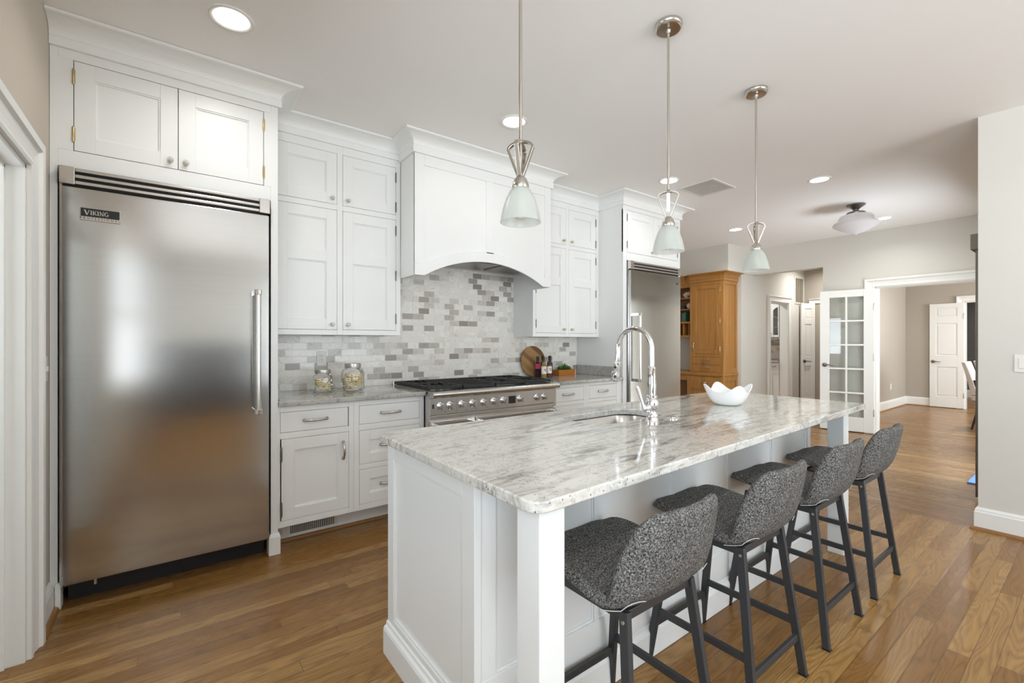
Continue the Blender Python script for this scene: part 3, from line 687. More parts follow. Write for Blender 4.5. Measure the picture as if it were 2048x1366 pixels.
def upper_cabinet(name, x0, x1, lx0, lx1, rx0, rx1, label, left_end, sides):
    t = thing(name, label, 'cabinet', ((x0+x1)/2, UPY, 1.327), 'upper cabinets beside the hood'); f = FY(UPY)
    m = MB(f); zb, zt = 1.327, 2.70
    m.box(x0, lx0, zb, zt, -.02, 0); m.box(rx1, x1, zb, zt, -.02, 0)
    m.box(lx1, rx0, zb, zt, -.02, 0)
    for a, c in ((lx0, lx1), (rx0, rx1)):
        m.box(a, c, zb, 1.364, -.02, 0); m.box(a, c, 2.226, 2.265, -.02, 0); m.box(a, c, 2.633, zt, -.02, 0)
    m.build('face_frame', M['cab'], t, bevel=.002)
    m = MB(); m.box(x0, x0+.018, UPY+.02, YB-.001, zb, CEIL-.02); m.box(x1-.018, x1, UPY+.02, YB-.001, zb, CEIL-.02)
    m.box(x0+.018, x1-.018, UPY+.02, YB-.001, zb+.012, zb+.03); m.box(x0+.018, x1-.018, YB-.012, YB-.001, zb+.03, CEIL-.02); m.box(x0+.018, x1-.018, UPY+.02, YB-.02, CEIL-.04, CEIL-.02)
    m.box(x0+.018, x1-.018, UPY+.001, UPY+.02, 2.70, CEIL-.01)
    m.build('carcass', M['cab'], t)
    for sgn, a, c in ((1, lx0, lx1), (-1, rx0, rx1)):
        a += .002; c -= .002; kx = c-.034 if sgn > 0 else a+.034; hx = a-.001 if sgn > 0 else c+.001
        d = shaker(f, a, c, 1.366, 2.224, 'door', M['cab'], t, st=.072, mids=[(1.848, 1.925)]); knob(f, kx, 1.402, d)
        for z in (1.455, 1.79, 2.14): hinge(f, hx, z, d, M['darknickel'], .07)
        d = shaker(f, a, c, 2.267, 2.631, 'door', M['cab'], t, st=.072); knob(f, kx, 2.303, d)
        for z in (2.325, 2.555): hinge(f, hx, z, d, M['darknickel'], .07)
    MB().sweep([(x0, UPY), (x1, UPY)], crown_prof(2.733, CEIL, 2.688, .108)).build('crown_moulding', M['cab'], t, bevel=.001, segs=1)
    return t
upper_cabinet('wall_cabinet', .508, 1.427, .545, .946, .985, 1.390, 'white wall cabinet above the two pasta jars, left of the arched hood', True, 0)
upper_cabinet('wall_cabinet', 2.772, 3.699, 2.810, 3.208, 3.250, 3.651, 'white wall cabinet above the bottles and planter, right of the arched hood', False, 0)

# arched range hood
HX0, HX1 = 1.428, 2.771
t = thing('range_hood', 'white panelled range hood with an arched lower edge above the range', 'range hood', ((HX0+HX1)/2, HOODY, 1.77)); f = FY(HOODY)
def arch(z_end, z_top, a0, a1, n=28):
    h = z_top-z_end; half = (a1-a0)/2; R = (half*half+h*h)/(2*h); cx = (a0+a1)/2; pts = []
    th0 = math.asin(half/R)
    for i in range(n+1):
        a = -th0+2*th0*i/n; pts.append((cx+R*math.sin(a), z_top-R+R*math.cos(a)))
    return pts
A0, A1 = HX0+.078, HX1-.094
lo = arch(1.775, 1.932, A0, A1)
m = MB(f); pts = [(HX0, 2.70), (HX0, 1.775)]+lo+[(HX1, 1.775), (HX1, 2.70)]
# front board built as vertical strips so the arch stays clean
xs = [HX0]+[p[0] for p in lo]+[HX1]; zs = [1.775]+[p[1] for p in lo]+[1.775]
def strip(m, xs, zl, zh, w0, w1):
    g = [[m.v(x, z, w) for x, z in zip(xs, Z)] for Z in (zl, zh) for w in (w0, w1)]
    lb, lf, hb, hf = g
    for i in range(len(xs)-1):
        for q in ((lf[i], lf[i+1], hf[i+1], hf[i]), (lb[i], lb[i+1], hb[i+1], hb[i]), (lb[i], lb[i+1], lf[i+1], lf[i]), (hb[i], hb[i+1], hf[i+1], hf[i])): m.bm.faces.new(q)
    for i in (0, -1): m.bm.faces.new([lb[i], lf[i], hf[i], hb[i]])
strip(m, xs, zs, [2.70]*len(xs), -.02, -.009)
m.build('front_panel', M['cab'], t)
m = MB(f); strip(m, xs, zs, [z+.085 if 0 < i < len(zs)-1 else 1.86 for i, z in enumerate(zs)], -.0199, 0)
u2 = lambda x: next(lo[i][1]+(lo[i+1][1]-lo[i][1])*(x-lo[i][0])/(lo[i+1][0]-lo[i][0]) for i in range(len(lo)-1) if lo[i+1][0] >= x)
m.box(HX0, HX0+.076, 1.86, 2.70, -.0199, 0); m.box(HX1-.076, HX1, 1.86, 2.70, -.0199, 0)
m.box(HX0+.076, HX1-.076, 2.60, 2.70, -.0199, 0); m.box(2.062, 2.136, 2.005, 2.60, -.0199, 0)
m.build('front_frame', M['cab'], t, bevel=.0025)
for a in (HX0, HX1-.02): MB().box(a, a+.02, HOODY+.0201, UPY-.001, 1.775, CEIL-.02).build('side_panel', M['cab'], t, bevel=.002)
MB().box(HX0, HX1, HOODY+.001, HOODY+.02, 2.70, CEIL-.01).build('top_board', M['cab'], t)
m = MB(); m.box(HX0+.021, HX1-.021, HOODY+.03, YB-.015, 1.955, 1.975); m.build('hood_liner', M['steel_sink'], t)
for k in range(3): MB().box(HX0+.10+k*.40, HX0+.46+k*.40, HOODY+.12, HOODY+.46, 1.945, 1.955).build('grease_filter', M['darknickel'], t, bevel=.003)
MB().sweep([(HX0, UPY-.002), (HX0, HOODY), (HX1, HOODY), (HX1, UPY-.002)], crown_prof(2.733, CEIL, 2.678, .112)).build('crown_moulding', M['cab'], t, bevel=.001, segs=1)

# backsplash
m = MB(FY(YB)); m.box(.508, 3.668, .9145, 1.3265, .0005, .010); m.box(1.4275, 2.7715, 1.3265, 1.954, .0005, .010)
o = m.build('tile_backsplash', M['tile'], None); tag(o, 'cream and grey marble brick tile backsplash behind the range and counters', 'backsplash'); recenter(o)
def outlet(name, f, u, v, label, mat=M['plate'], w0=0., kind='outlet', ww=.07, hh=.115):
    m = MB(f); m.box(u-ww/2, u+ww/2, v-hh/2, v+hh/2, w0, w0+.006)
    o = m.build(name, mat, None, bevel=.002); tag(o, label, kind); OFF[o.name] = Vector()
    return o
o = outlet('power_outlet', FY(YB-.010), .916, 1.150, 'white double power outlet on the tile backsplash behind the small jar')
m = MB(FY(YB-.010)); m.box(.916-.017, .916+.017, 1.118, 1.182, .006, .0085); m.build('socket_insert', M['plate'], o, bevel=.001)
m = MB(FY(YB-.010))
for dz in (-.016, .016):
    for dx in (-.006, .006): m.box(.916+dx-.0013, .916+dx+.0013, 1.153+dz, 1.161+dz, .0086, .0092)
    m.box(.916-.0025, .916+.0025, 1.142+dz, 1.147+dz, .0086, .0092)
m.build('socket_slot', M['black'], o)

# counters
def countertop(name, x0, x1, label, splash=None):
    t = thing(name, label, 'countertop', ((x0+x1)/2, 3.35, .884), None)
    MB().box(x0, x1, 3.02, YB-.001, .884, .914).build('slab', M['granite_grey'], t, bevel=.006, segs=3)
    for a in (splash or []): MB().box(*a).build('side_splash', M['granite_grey'], t, bevel=.004)
    return t
countertop('granite_countertop', .508, 1.480, 'grey granite countertop carrying the pasta jars, left of the range', [(.5085, .528, 3.10, YB-.012, .914, 1.015)])
countertop('granite_countertop', 2.704, 3.699, 'grey granite countertop carrying the bottles and planter, right of the range', [(3.669, 3.6985, 3.05, YB-.012, .914, 1.018)])

# base cabinets
def base_unit(x0, x1, label, fronts, loc_group, first_stile=True):
    """fronts: list of (kind, u0, u1, v0, v1, hinge)"""
    t = thing('base_cabinet', label, 'cabinet', ((x0+x1)/2, BASEY, 0), loc_group); f = FY(BASEY)
    m = MB(f); u0 = min(q[1] for q in fronts); u1 = max(q[2] for q in fronts)
    m.box(x0, u0, .142, .883, -.02, 0); m.box(u1, x1, .142, .883, -.02, 0)
    zz = sorted([(q[3], q[4]) for q in fronts]); lo_ = .142
    for a, c in zz: m.box(u0, u1, lo_, a, -.02, 0); lo_ = c
    m.box(u0, u1, lo_, .883, -.02, 0)
    m.build('face_frame', M['cab'], t, bevel=.002)
    m = MB(); m.box(x0, x0+.016, BASEY+.02, YB-.002, .142, .883); m.box(x1-.016, x1, BASEY+.02, YB-.002, .142, .883); m.box(x0+.016, x1-.016, BASEY+.02, YB-.002, .142, .16); m.box(x0+.016, x1-.016, YB-.02, YB-.002, .16, .883)
    m.build('carcass', M['cab'], t)
    MB().box(x0, x1, 3.20, 3.215, .001, .142).build('toe_kick', M['cab'], t)
    for kind, a, c, z0, z1, h in fronts:
        a += .0018; c -= .0018; z0 += .0018; z1 -= .0018
        if kind == 'drawer': d = slab(f, a, c, z0, z1, 'drawer', M['cab'], t); pull(f, (a+c)/2, (z0+z1)/2+.003, .135, d)
        elif kind == 'panel_drawer': d = shaker(f, a, c, z0, z1, 'drawer', M['cab'], t, st=.068); pull(f, (a+c)/2, (z0+z1)/2, .135, d, w=-.011)
        else:
            d = shaker(f, a, c, z0, z1, 'door', M['cab'], t, st=.07); pull(f, c-.035, z1-.115, .105, d, vertical=True)
            for z in (z0+.07, z1-.09): hinge(f, a-.001, z, d, M['darknickel'], .08)
    return t
G1 = 'base cabinets along the back wall'
base_unit(.508, .966, 'white base cabinet with one drawer over a door, beside the large refrigerator', [('drawer', .522, .930, .720, .846, 0), ('door', .528, .934, .180, .682, 0)], G1)
base_unit(.9665, 1.478, 'white base cabinet with three drawers, against the left side of the range', [('drawer', 1.003, 1.443, .720, .847, 0), ('panel_drawer', 1.003, 1.443, .450, .680, 0), ('panel_drawer', 1.003, 1.443, .180, .415, 0)], G1)
base_unit(2.706, 3.179, 'white base cabinet with drawers, against the right side of the range', [('drawer', 2.736, 3.144, .722, .850, 0), ('panel_drawer', 2.736, 3.144, .450, .685, 0), ('panel_drawer', 2.736, 3.144, .180, .415, 0)], G1)
base_unit(3.1795, 3.698, 'white base cabinet with drawers, beside the far refrigerator', [('drawer', 3.217, 3.622, .722, .853, 0), ('panel_drawer', 3.217, 3.622, .450, .688, 0), ('panel_drawer', 3.217, 3.622, .180, .415, 0)], G1)
f = FY(3.20); t = thing('floor_register', 'white slotted air register in the toe kick below the base cabinet door', 'vent', (.745, 3.195, .02))
m = MB(f); m.ring(rect(.585, .905, .018, .118), rect(.607, .885, .036, .104), .0005, .008); m.build('frame', M['whitegrille'], t, bevel=.002)
m = MB(f)
for i in range(23):
    u = .613+i*.0121; m.box(u, u+.0055, .036, .104, .001, .006)
m.build('louvre', M['whitegrille'], t)
MB(f).box(.603, .889, .032, .108, .0002, .0012).build('dark_backing', M['black'], t)
o = MB(f).sweep([(.508+0, 0), (1.478, 0)], [(0, 0)]*0 or [(0, .0002), (-.016, .0002), (-.012, .012), (0, .016)]); o = o.build('trim_10', M['shoe']); struct(o)

# range
RX0, RX1 = 1.483, 2.701
t = thing('gas_range', 'wide stainless steel gas range with black grates between the granite countertops', 'range', ((RX0+RX1)/2, 3.3, 0)); RF = 2.955; f = FY(RF)
MB().box(RX0, RX1, RF+.03, YB-.013, .13, .895).build('body', M['steel_range'], t, bevel=.003)
MB().box(RX0+.005, RX1-.005, RF+.02, YB-.02, .8955, .918).build('cooktop', M['steel_sink'], t, bevel=.003)
MB().box(RX0, RX1, YB-.045, YB-.012, .8955, .945).build('back_guard', M['steel_range'], t, bevel=.003)
m = MB(); prof = [(0, 0)]                                   # bullnose rail along the front
pr = [(RF+.04, .895), (RF+.04, .918), (RF-.03, .918)]
for i in range(9):
    a = PI/2+i/8*PI; pr.append((RF-.032+.022*math.cos(a), .896+.022*math.sin(a)))
pr += [(RF-.02, .872), (RF+.03, .868)]
vsL = [[m.v(x, y, z) for y, z in pr] for x in (RX0-.001, RX1+.001)]
m.bm.faces.new(vsL[0]); m.bm.faces.new(vsL[1])
for i in range(len(pr)): m.bm.faces.new([vsL[0][i], vsL[0][(i+1) % len(pr)], vsL[1][(i+1) % len(pr)], vsL[1][i]])
m.build('bullnose_rail', M['steel_range'], t, smooth=.6)
cp = MB(f).box(RX0, RX1, .745, .868, -.03, 0).build('control_panel', M['steel_range'], t, bevel=.002)
MB(f).box(RX0, RX1, .715, .740, -.03, -.001).build('lower_trim', M['steel_range'], t, bevel=.002)
for kx in (1.567, 1.648, 1.748, 1.842, 1.943, 2.043, 2.134, 2.306, 2.487, 2.566):
    k = MB(f).lathe([(0, 0), (.031, 0), (.031, .004), (.026, .007), (.026, .009), (0, .009)], (kx, .806, 0), 'w', 24).build('control_knob', M['chrome'], cp, smooth=.6)
    m = MB(f); m.lathe([(0, .009), (.021, .009), (.0205, .026), (.019, .029), (0, .029)], (kx, .806, 0), 'w', 24)
    m.box(kx-.0075, kx+.0075, .806-.0225, .806+.0225, .012, .044); m.build('knob_grip', M['steel_range'], k, bevel=.0015)
MB(f).box(2.183, 2.252, .775, .835, 0, .003).build('display', M['black'], cp, bevel=.001)
MB(f).box(1.497, 1.511, .793, .824, 0, .002).build('indicator', M['black'], cp)
MB(f).ring([(1.700+.003*math.cos(a)*0, .77) for a in ()] or rect(1.697, 2.45, .752, .862), rect(1.699, 2.448, .754, .860), 0, .001).build('panel_line', M['nickel'], cp)
m = MB(f)
for kx in (1.60, 1.69, 1.775, 1.865, 1.97, 2.07, 2.16): m.box(kx, kx+.012, .762, .765, 0, .0006)
m.build('panel_marking', M['black'], cp)
for a, c in ((RX0+.004, 1.862), (1.868, RX1-.004)):
    d = MB(f).box(a, c, .17, .700, -.03, -.002).build('oven_door', M['steel_range'], t, bevel=.004)
    MB(f).box(a+.07, c-.07, .30, .55, -.002, 0).build('oven_window', M['black'], d, bevel=.001)
    h = MB(f).tube([(a+.006, .665, .058), (c-.006, .665, .058)], .016, 16).build('handle', M['steel_range'], d, smooth=.9)
    for x in (a+.004, c-.034): MB(f).prism([(x, .648), (x+.03, .648), (x+.03, .684), (x, .684)], -.002, .07).build('handle_bracket', M['chrome'], h, bevel=.006)
MB(f).box(RX0+.004, RX1-.004, .01, .16, -.05, -.03).build('kick_plate', M['steel_range'], t)
# grates
def grate(x0, x1):
    g = MB(); z0, z1 = .926, .948; y0, y1 = RF+.055, YB-.07
    for x in (x0, x1-.016): g.box(x, x+.016, y0, y1, z0-.004, z1)
    for y in (y0, (y0+y1)/2-.008, y1-.016): g.box(x0+.016, x1-.016, y, y+.016, z0, z1-.001)
    n = 4
    for (a, b_) in ((y0+.016, (y0+y1)/2-.008), ((y0+y1)/2+.008, y1-.016)):
        cy = (a+b_)/2; cx = (x0+x1)/2
        for i in range(n):
            x = x0+.016+(x1-x0-.032)*(i+.5)/n
            g.box(x-.006, x+.006, a, a+(b_-a)*.34, z0+.002, z1); g.box(x-.006, x+.006, b_-(b_-a)*.34, b_, z0+.002, z1)
        g.box(x0+.016, cx-.05, cy-.006, cy+.006, z0+.002, z1); g.box(cx+.05, x1-.016, cy-.006, cy+.006, z0+.002, z1)
    for x in (x0+.004, x1-.012):
        for y in (y0+.004, y1-.012): g.box(x, x+.008, y, y+.008, .918, z0)
    g.build('grate', M['iron'], t, bevel=.003)
    for (a, b_) in ((y0+.016, (y0+y1)/2-.008), ((y0+y1)/2+.008, y1-.016)):
        MB().lathe([(0, 0), (.055, 0), (.055, .006), (.042, .008), (.042, .016), (.036, .02), (0, .02)], ((x0+x1)/2, (a+b_)/2, .918), 'w', 24).build('burner', M['iron'], t, smooth=.6)
grate(RX0+.012, 1.782); 
for k in range(2): grate(2.095+k*.300, 2.391+k*.300)
gr = MB(); gr.box(1.79, 2.087, RF+.055, YB-.07, .919, .944)
for i in range(10): gr.box(1.80+i*.028, 1.808+i*.028, RF+.06, YB-.075, .944, .948)
gr.build('griddle', M['iron'], t, bevel=.003)
# ------------------------------------------------------------------ island
def rrect(x0, x1, y0, y1, r, n=8, step=None):
    pts = []
    for cx, cy, a0 in ((x1-r, y1-r, 0), (x0+r, y1-r, 90), (x0+r, y0+r, 180), (x1-r, y0+r, 270)):
        for i in range(n+1):
            a = math.radians(a0+90*i/n); pts.append((cx+r*math.cos(a), cy+r*math.sin(a)))
    return pts
def densify(P, step):
    out = []
    for a, b_ in zip(P, P[1:]+P[:1]):
        L = math.hypot(b_[0]-a[0], b_[1]-a[1]); k = max(1, int(L/step))
        for i in range(k): out.append((a[0]+(b_[0]-a[0])*i/k, a[1]+(b_[1]-a[1])*i/k))
    return out
def ray_hit(c, p, poly):
    dx, dy = p[0]-c[0], p[1]-c[1]; best = None
    for a, b_ in zip(poly, poly[1:]+poly[:1]):
        ex, ey = b_[0]-a[0], b_[1]-a[1]; den = dx*ey-dy*ex
        if abs(den) < 1e-12: continue
        t_ = ((a[0]-c[0])*ey-(a[1]-c[1])*ex)/den; q = ((a[0]-c[0])*dy-(a[1]-c[1])*dx)/den
        if t_ > 0 and -1e-9 <= q <= 1+1e-9 and (best is None or t_ < best): best = t_
    return (c[0]+dx*best, c[1]+dy*best)
CT = .912
def corner_round(P, r, n=8):
    out = []
    for i in range(len(P)):
        p0, p1, p2 = Vector(P[i-1]), Vector(P[i]), Vector(P[(i+1) % len(P)]); a = (p0-p1).normalized(); c = (p2-p1).normalized()
        for k in range(n+1):
            t_ = k/n; A = p1+a*r; B = p1+c*r
            q = A*(1-t_)**2+p1*2*t_*(1-t_)*.85+B*t_**2+p1*.15*2*t_*(1-t_); out.append((q.x, q.y))
    return out
outer = corner_round([(.655, .785), (3.292, .880), (3.292, 1.778), (.655, 1.778)], .045)
hole = rrect(1.49, 2.0, 1.355, 1.625, .085, 10); hc = (1.745, 1.49)
outer_d = densify(outer, .02); inner_d = [ray_hit(hc, p, hole) for p in outer_d]
t = thing('island_countertop', 'large white granite slab with grey veins on top of the kitchen island', 'countertop', (1.97, 1.28, CT-.03))
MB().ring(outer_d, inner_d, CT-.03, CT).build('slab', M['granite'], t, bevel=.005, segs=3)
# undermount sink
t = thing('sink', 'stainless steel undermount sink let into the island countertop beside the tap', 'sink', (1.745, 1.49, .70))
m = MB(); rows = []
for (gx, z, r) in ((.012, CT-.0305, .085), (.004, CT-.031, .083), (.0, CT-.034, .083), (-.008, .78, .080), (-.018, .735, .075), (-.045, .715, .06), (-.12, .712, .03)):
    rows.append([m.v(x, y, z) for x, y in rrect(1.485-gx, 2.005+gx, 1.35-gx, 1.63+gx, r, 8)])
for A, B in zip(rows, rows[1:]):
    for i in range(len(A)): m.bm.faces.new([A[i], A[(i+1) % len(A)], B[(i+1) % len(A)], B[i]])
m.bm.faces.new(rows[-1])
m.build('basin', M['steel_sink'], t, smooth=1.2)
MB().lathe([(0, .713), (.045, .713), (.042, .7165), (.03, .7165), (.026, .714), (0, .714)], (1.745, 1.49, 0), 'w', 20).build('drain', M['chrome'], t, smooth=.6)
# cabinet under the slab
t = thing('island_cabinet', 'white panelled kitchen island base under the granite slab', 'kitchen island', (1.95, 1.45, 0)); zt = CT-.031
IX0, IX1, IY0, IY1 = .712, 3.19, 1.14, 1.762
m = MB(); m.box(IX0+.025, IX1-.02, IY0+.02, IY0+.035, .0, zt); m.box(IX0+.025, IX1-.02, IY1-.02, IY1, 0, zt); m.box(IX1-.02, IX1, IY0+.001, IY1, 0, zt); m.box(IX0+.025, IX1-.02, IY0+.035, IY1-.02, .02, .04)
m.build('carcass', M['cab'], t)
f = FX(IX0); m = MB(f)                                           # left end panel, facing the camera side
m.box(IY0-.005, 1.208, 0, zt, -.0255, 0); m.box(1.748, IY1+.045, 0, zt, -.0255, 0); m.box(1.208, 1.748, .803, zt, -.0255, 0); m.box(1.208, 1.748, 0, .152, -.0255, 0); m.box(1.208, 1.748, .152, .803, -.024, -.012)
m.ring(rect(1.208, 1.748, .152, .803), rect(1.217, 1.739, .163, .795), -.012, -.004)
m.build('end_panel', M['cab'], t, bevel=.002)
f = FY(IY0+.02); m = MB(f)                                        # knee wall
seams = [.783, 1.245, 1.727, 2.196, 2.673, 3.127]
m.box(IX0+.025, IX1-.02, .10, .255, .0001, .019); m.box(IX0+.025, IX1-.02, .84, zt, .0001, .019)
for s_ in seams: m.box(s_-.012, s_+.012, .255, .84, .0001, .019)
m.box(IX0+.025, .772, .255, .84, .0001, .019); m.box(IX1-.06, IX1-.02, .255, .84, .0001, .019)
for a, c in zip(seams, seams[1:]+[IX1-.048]): m.ring(rect(a+.012, c-.012, .255, .84), rect(a+.020, c-.020, .263, .832), .0001, .013); 
for a, c in zip(seams, seams[1:]+[IX1-.048]): m.box(a+.02, c-.02, .263, .832, .0001, .010)
m.build('knee_panel', M['cab'], t, bevel=.0015)
pr = [(0, 0), (.020, 0), (.020, .098), (.016, .108), (.008, .114), (.006, .126), (0, .130)]
MB().sweep([(IX0, IY1+.05), (IX0, IY0-.001), (IX0+.05, IY0-.001)][::-1] if False else [(IX0, IY1+.045), (IX0, IY0-.005)], pr if False else [(o_, h) for o_, h in pr]).build('base_moulding', M['cab'], t, bevel=.001, segs=1)
MB().sweep([(IX0+.026, IY0), (IX1, IY0), (IX1, IY1)], [(o_*.8, h) for o_, h in pr]).build('base_moulding', M['cab'], t, bevel=.001, segs=1)
for (a, b_, c, d) in ((.690, .772, .812, .900), (3.20, 3.285, .970, 1.055)):
    MB().box(a, b_, c, d, 0, zt).build('post', M['cab'], t, bevel=.003)

# tap
fx, fy = 1.741, 1.262
t = thing('kitchen_tap', 'chrome gooseneck kitchen tap with a side lever on the island', 'tap', (fx, fy, CT))
MB().lathe([(0, 0), (.034, 0), (.034, .006), (.030, .010), (.026, .022), (.024, .026), (.028, .030), (.027, .036), (.021, .045), (.020, .055), (.024, .062), (.031, .072), (.033, .086), (.031, .098), (.024, .108), (.021, .112), (.0245, .116), (.0245, .122), (.019, .126), (.0185, .14), (.020, .165), (.0175, .20), (.0165, .24), (.0185, .245), (.0185, .250), (.014, .255), (0, .256)], (fx, fy, CT), 'w', 28).build('body', M['chrome'], t, smooth=.7)
pts = [(fx, fy, CT+.25)]
R_, zc = .098, CT+.332
for i in range(25):
    a = PI-PI*1.06*i/24; pts.append((fx, fy+R_+R_*math.cos(a), zc+R_*math.sin(a)))
e = pts[-1]; pts.append((fx, e[1]+.006, e[2]-.045))
MB().tube(pts, .0125, 14).build('spout', M['chrome'], t, smooth=.9)
e = pts[-1]
ax0, ax1 = Vector(e), Vector((fx, e[1]+.016, e[2]-.095))
sp = MB().tube([ax0+(ax1-ax0)*k for k in (-.02, 0, .05, .38, .42, .5, .55, .95, 1.0)], [.0135, .0165, .017, .0175, .0155, .0155, .0205, .0215, .019], 18).build('spray_head', M['chrome'], t, smooth=.7)
mid_ = ax0+(ax1-ax0)*.28
MB().tube([mid_+Vector((-.0155, -.006, 0)), mid_+Vector((-.0195, -.0075, 0))], [.007, .006], 10).build('button', M['black'], sp)
mid_ = ax0+(ax1-ax0)*.76
MB().tube([mid_+Vector((-.0165, -.012, 0)), mid_+Vector((-.0205, -.0150, 0))], [.008, .007], 10).build('button', M['black'], sp)
hz = CT+.068
lv = MB().tube([(fx-.024, fy, hz), (fx-.04, fy, hz), (fx-.052, fy, hz)], [.015, .017, .014], 16).build('lever_hub', M['chrome'], t, smooth=.8)
MB().tube([(fx-.05, fy, hz), (fx-.056, fy+.004, hz+.012), (fx-.066, fy+.010, hz+.045), (fx-.078, fy+.016, hz+.085), (fx-.084, fy+.018, hz+.10)], [.012, .007, .0065, .009, .006], 12).build('lever', M['chrome'], lv, smooth=.8)
o = MB().lathe([(0, 0), (.026, 0), (.026, .003), (.021, .006), (.016, .006), (.015, .009), (0, .009)], (1.905, 1.262, CT+.0003), 'w', 22).build('air_switch', M['chrome'], None, smooth=.6)
tag(o, 'small round chrome button set in the island countertop right of the tap', 'button'); recenter(o)

# white bowl with four pulled-up corners
def bowl():
    m = MB(); nA, nR = 48, 9; cx, cy = 2.585, 1.352; top = []
    def pt(k, q, inner):
        a = 2*PI*k/nA; ca, sa = math.cos(a), math.sin(a)
        sq = 1/((abs(ca)**4+abs(sa)**4)**(1/4)); pk = max(0, (sq-1)/.19)**1.35
        rim_r = .110*sq*(1+.07*pk); rim_z = .076+.047*pk
        R = .045+(rim_r-.045)*q**.8; z = rim_z*q**1.9
        if inner: R -= .006; z = max(z, .008)+.001*(1-q)
        rot = a+math.radians(8.1)-PI/4+PI/4
        return m.v(cx+R*math.cos(rot), cy+R*math.sin(rot), CT+.0003+z)
    outs = [[pt(k, i/(nR-1), False) for k in range(nA)] for i in range(nR)]; ins = [[pt(k, i/(nR-1), True) for k in range(nA)] for i in range(nR)]
    for L_ in (outs, ins):
        for A, B in zip(L_, L_[1:]):
            for k in range(nA): m.bm.faces.new([A[k], A[(k+1) % nA], B[(k+1) % nA], B[k]])
        m.bm.faces.new(L_[0])
    for k in range(nA): m.bm.faces.new([outs[-1][k], outs[-1][(k+1) % nA], ins[-1][(k+1) % nA], ins[-1][k]])
    return m.build('bowl', M['porcelain'], None, smooth=1.0)
o = bowl(); tag(o, 'square white porcelain bowl with pulled-up corners on the island countertop', 'bowl'); recenter(o)

# ------------------------------------------------------------------ stools
def make_stool(cx, cy):
    t = thing('bar_stool', 'x', 'stool', (cx, cy, 0), 'bar stools along the island')
    prof = [(.236, .585, .125), (.220, .604, .172), (.17, .612, .198), (.07, .601, .208), (-.03, .586, .214), (-.125, .574, .213), (-.186, .597, .212), (-.213, .652, .211), (-.231, .712, .203), (-.244, .772, .186), (-.252, .818, .162), (-.257, .842, .125)]
    nt = 10
    def surf(i, tt):
        y, z, w_ = prof[i]; back = max(0., min(1., (i-4.2)/3.2)); seat = 1-back
        return Vector((w_*math.sin(tt*PI/2*.92)/math.sin(PI/2*.92), y+.078*tt*tt*back*(w_/.214)**1.7-.02*tt*tt*seat*(1 if i < 3 else .3), z+.022*tt*tt*seat))
    m = MB(lambda u, v, w: (cx+u, cy+v, w))
    g = [[m.v(*surf(i, -1+2*k/nt)) for k in range(nt+1)] for i in range(len(prof))]
    for i in range(len(prof)-1):
        for k in range(nt): m.bm.faces.new([g[i][k], g[i][k+1], g[i+1][k+1], g[i+1][k]])
    sh = m.build('seat_shell', M['tweed'], t, smooth=4, subd=2, solid=.036)
    def sf(i, tt):
        k = min(len(prof)-2, int(i)); return surf(k, tt).lerp(surf(k+1, tt), i-k)
    for sg in (-1, 1):
        pts = []
        for j in range(11):
            q = j/10; i = 5.15+1.15*math.sin(q*PI*.62); tt = sg*(.97-.52*q)
            du = sf(i, tt+.02)-sf(i, tt-.02); dv = sf(i+.1, tt)-sf(i-.1, tt); n_ = du.cross(dv).normalized()
            if n_.y > 0: n_ = -n_
            p = sf(i, tt)+n_*.0178; pts.append((cx+p.x, cy+p.y, p.z))
        MB().tube(pts, .0013, 5).build('stitching', M['thread'], sh)
    m = MB(lambda u, v, w: (cx+u, cy+v, w))
    m.ring(rect(-.160, .160, -.152, .130), rect(-.136, .136, -.128, .106), .534, .561)
    m.box(-.136, .136, -.03, 0, .537, .567)
    m.build('seat_frame', M['gunmetal'], t, bevel=.002)
    tops = {}; 
    for sx in (-1, 1):
        for sy, ty, fy_ in ((1, .122, .203), (-1, -.152, -.212)):
            A = Vector((cx+sx*.150, cy+ty+.006, .560)); B = Vector((cx+sx*.198, cy+fy_, .0)); tops[(sx, sy)] = (A, B)
            MBl = MB(); d = (B-A); up = Vector((1, 0, 0))
            pts = [A, A.lerp(B, .5), B]
            lg = MBl.tube(pts, .01, rect=(.020, .028), up=up)
            for v in lg.bm.verts:
                if v.co.z < .02: v.co.z = .004
            L_ = lg.build('leg', M['gunmetal'], t, bevel=.002)
            MB().box(B.x-.012, B.x+.012, B.y-.015, B.y+.015, 0, .004).build('foot_pad', M['black'], L_)
            P = A.lerp(B, .045)
            MB(lambda u, v, w, P=P, sx=sx: (P.x+sx*(.0095+w), P.y+u, P.z+v)).lathe([(0, 0), (.006, 0), (.005, .003), (0, .0035)], (0, 0, 0), 'w', 10).build('bolt', M['tin'], L_)
    def at(k, z):
        A, B = tops[k]; return A.lerp(B, (A.z-z)/(A.z-B.z))
    for sx in (-1, 1): MB().tube([at((sx, 1), .20), at((sx, -1), .20)], .01, rect=(.026, .014), up=(0, 0, 1)).build('side_rung', M['gunmetal'], t, bevel=.0015)
    for sy in (1, -1): MB().tube([at((-1, sy), .145), at((1, sy), .145)], .01, rect=(.026, .014), up=(0, 0, 1)).build('cross_rung', M['gunmetal'], t, bevel=.0015)
    return t
STX = [1.115, 1.74, 2.37, 2.99]; SL = ['grey tweed bar stool nearest the camera, by the near corner post of the island', 'grey tweed bar stool second from the near corner post of the island', 'grey tweed bar stool third from the near corner post, second furthest along the island', 'grey tweed bar stool furthest from the camera, by the far post of the island']
st0 = make_stool(STX[0], .93); st0['label'] = SL[0]
for x, l in list(zip(STX, SL))[1:]:
    c = dup(st0); c.location = (x, .93, 0); c['label'] = l

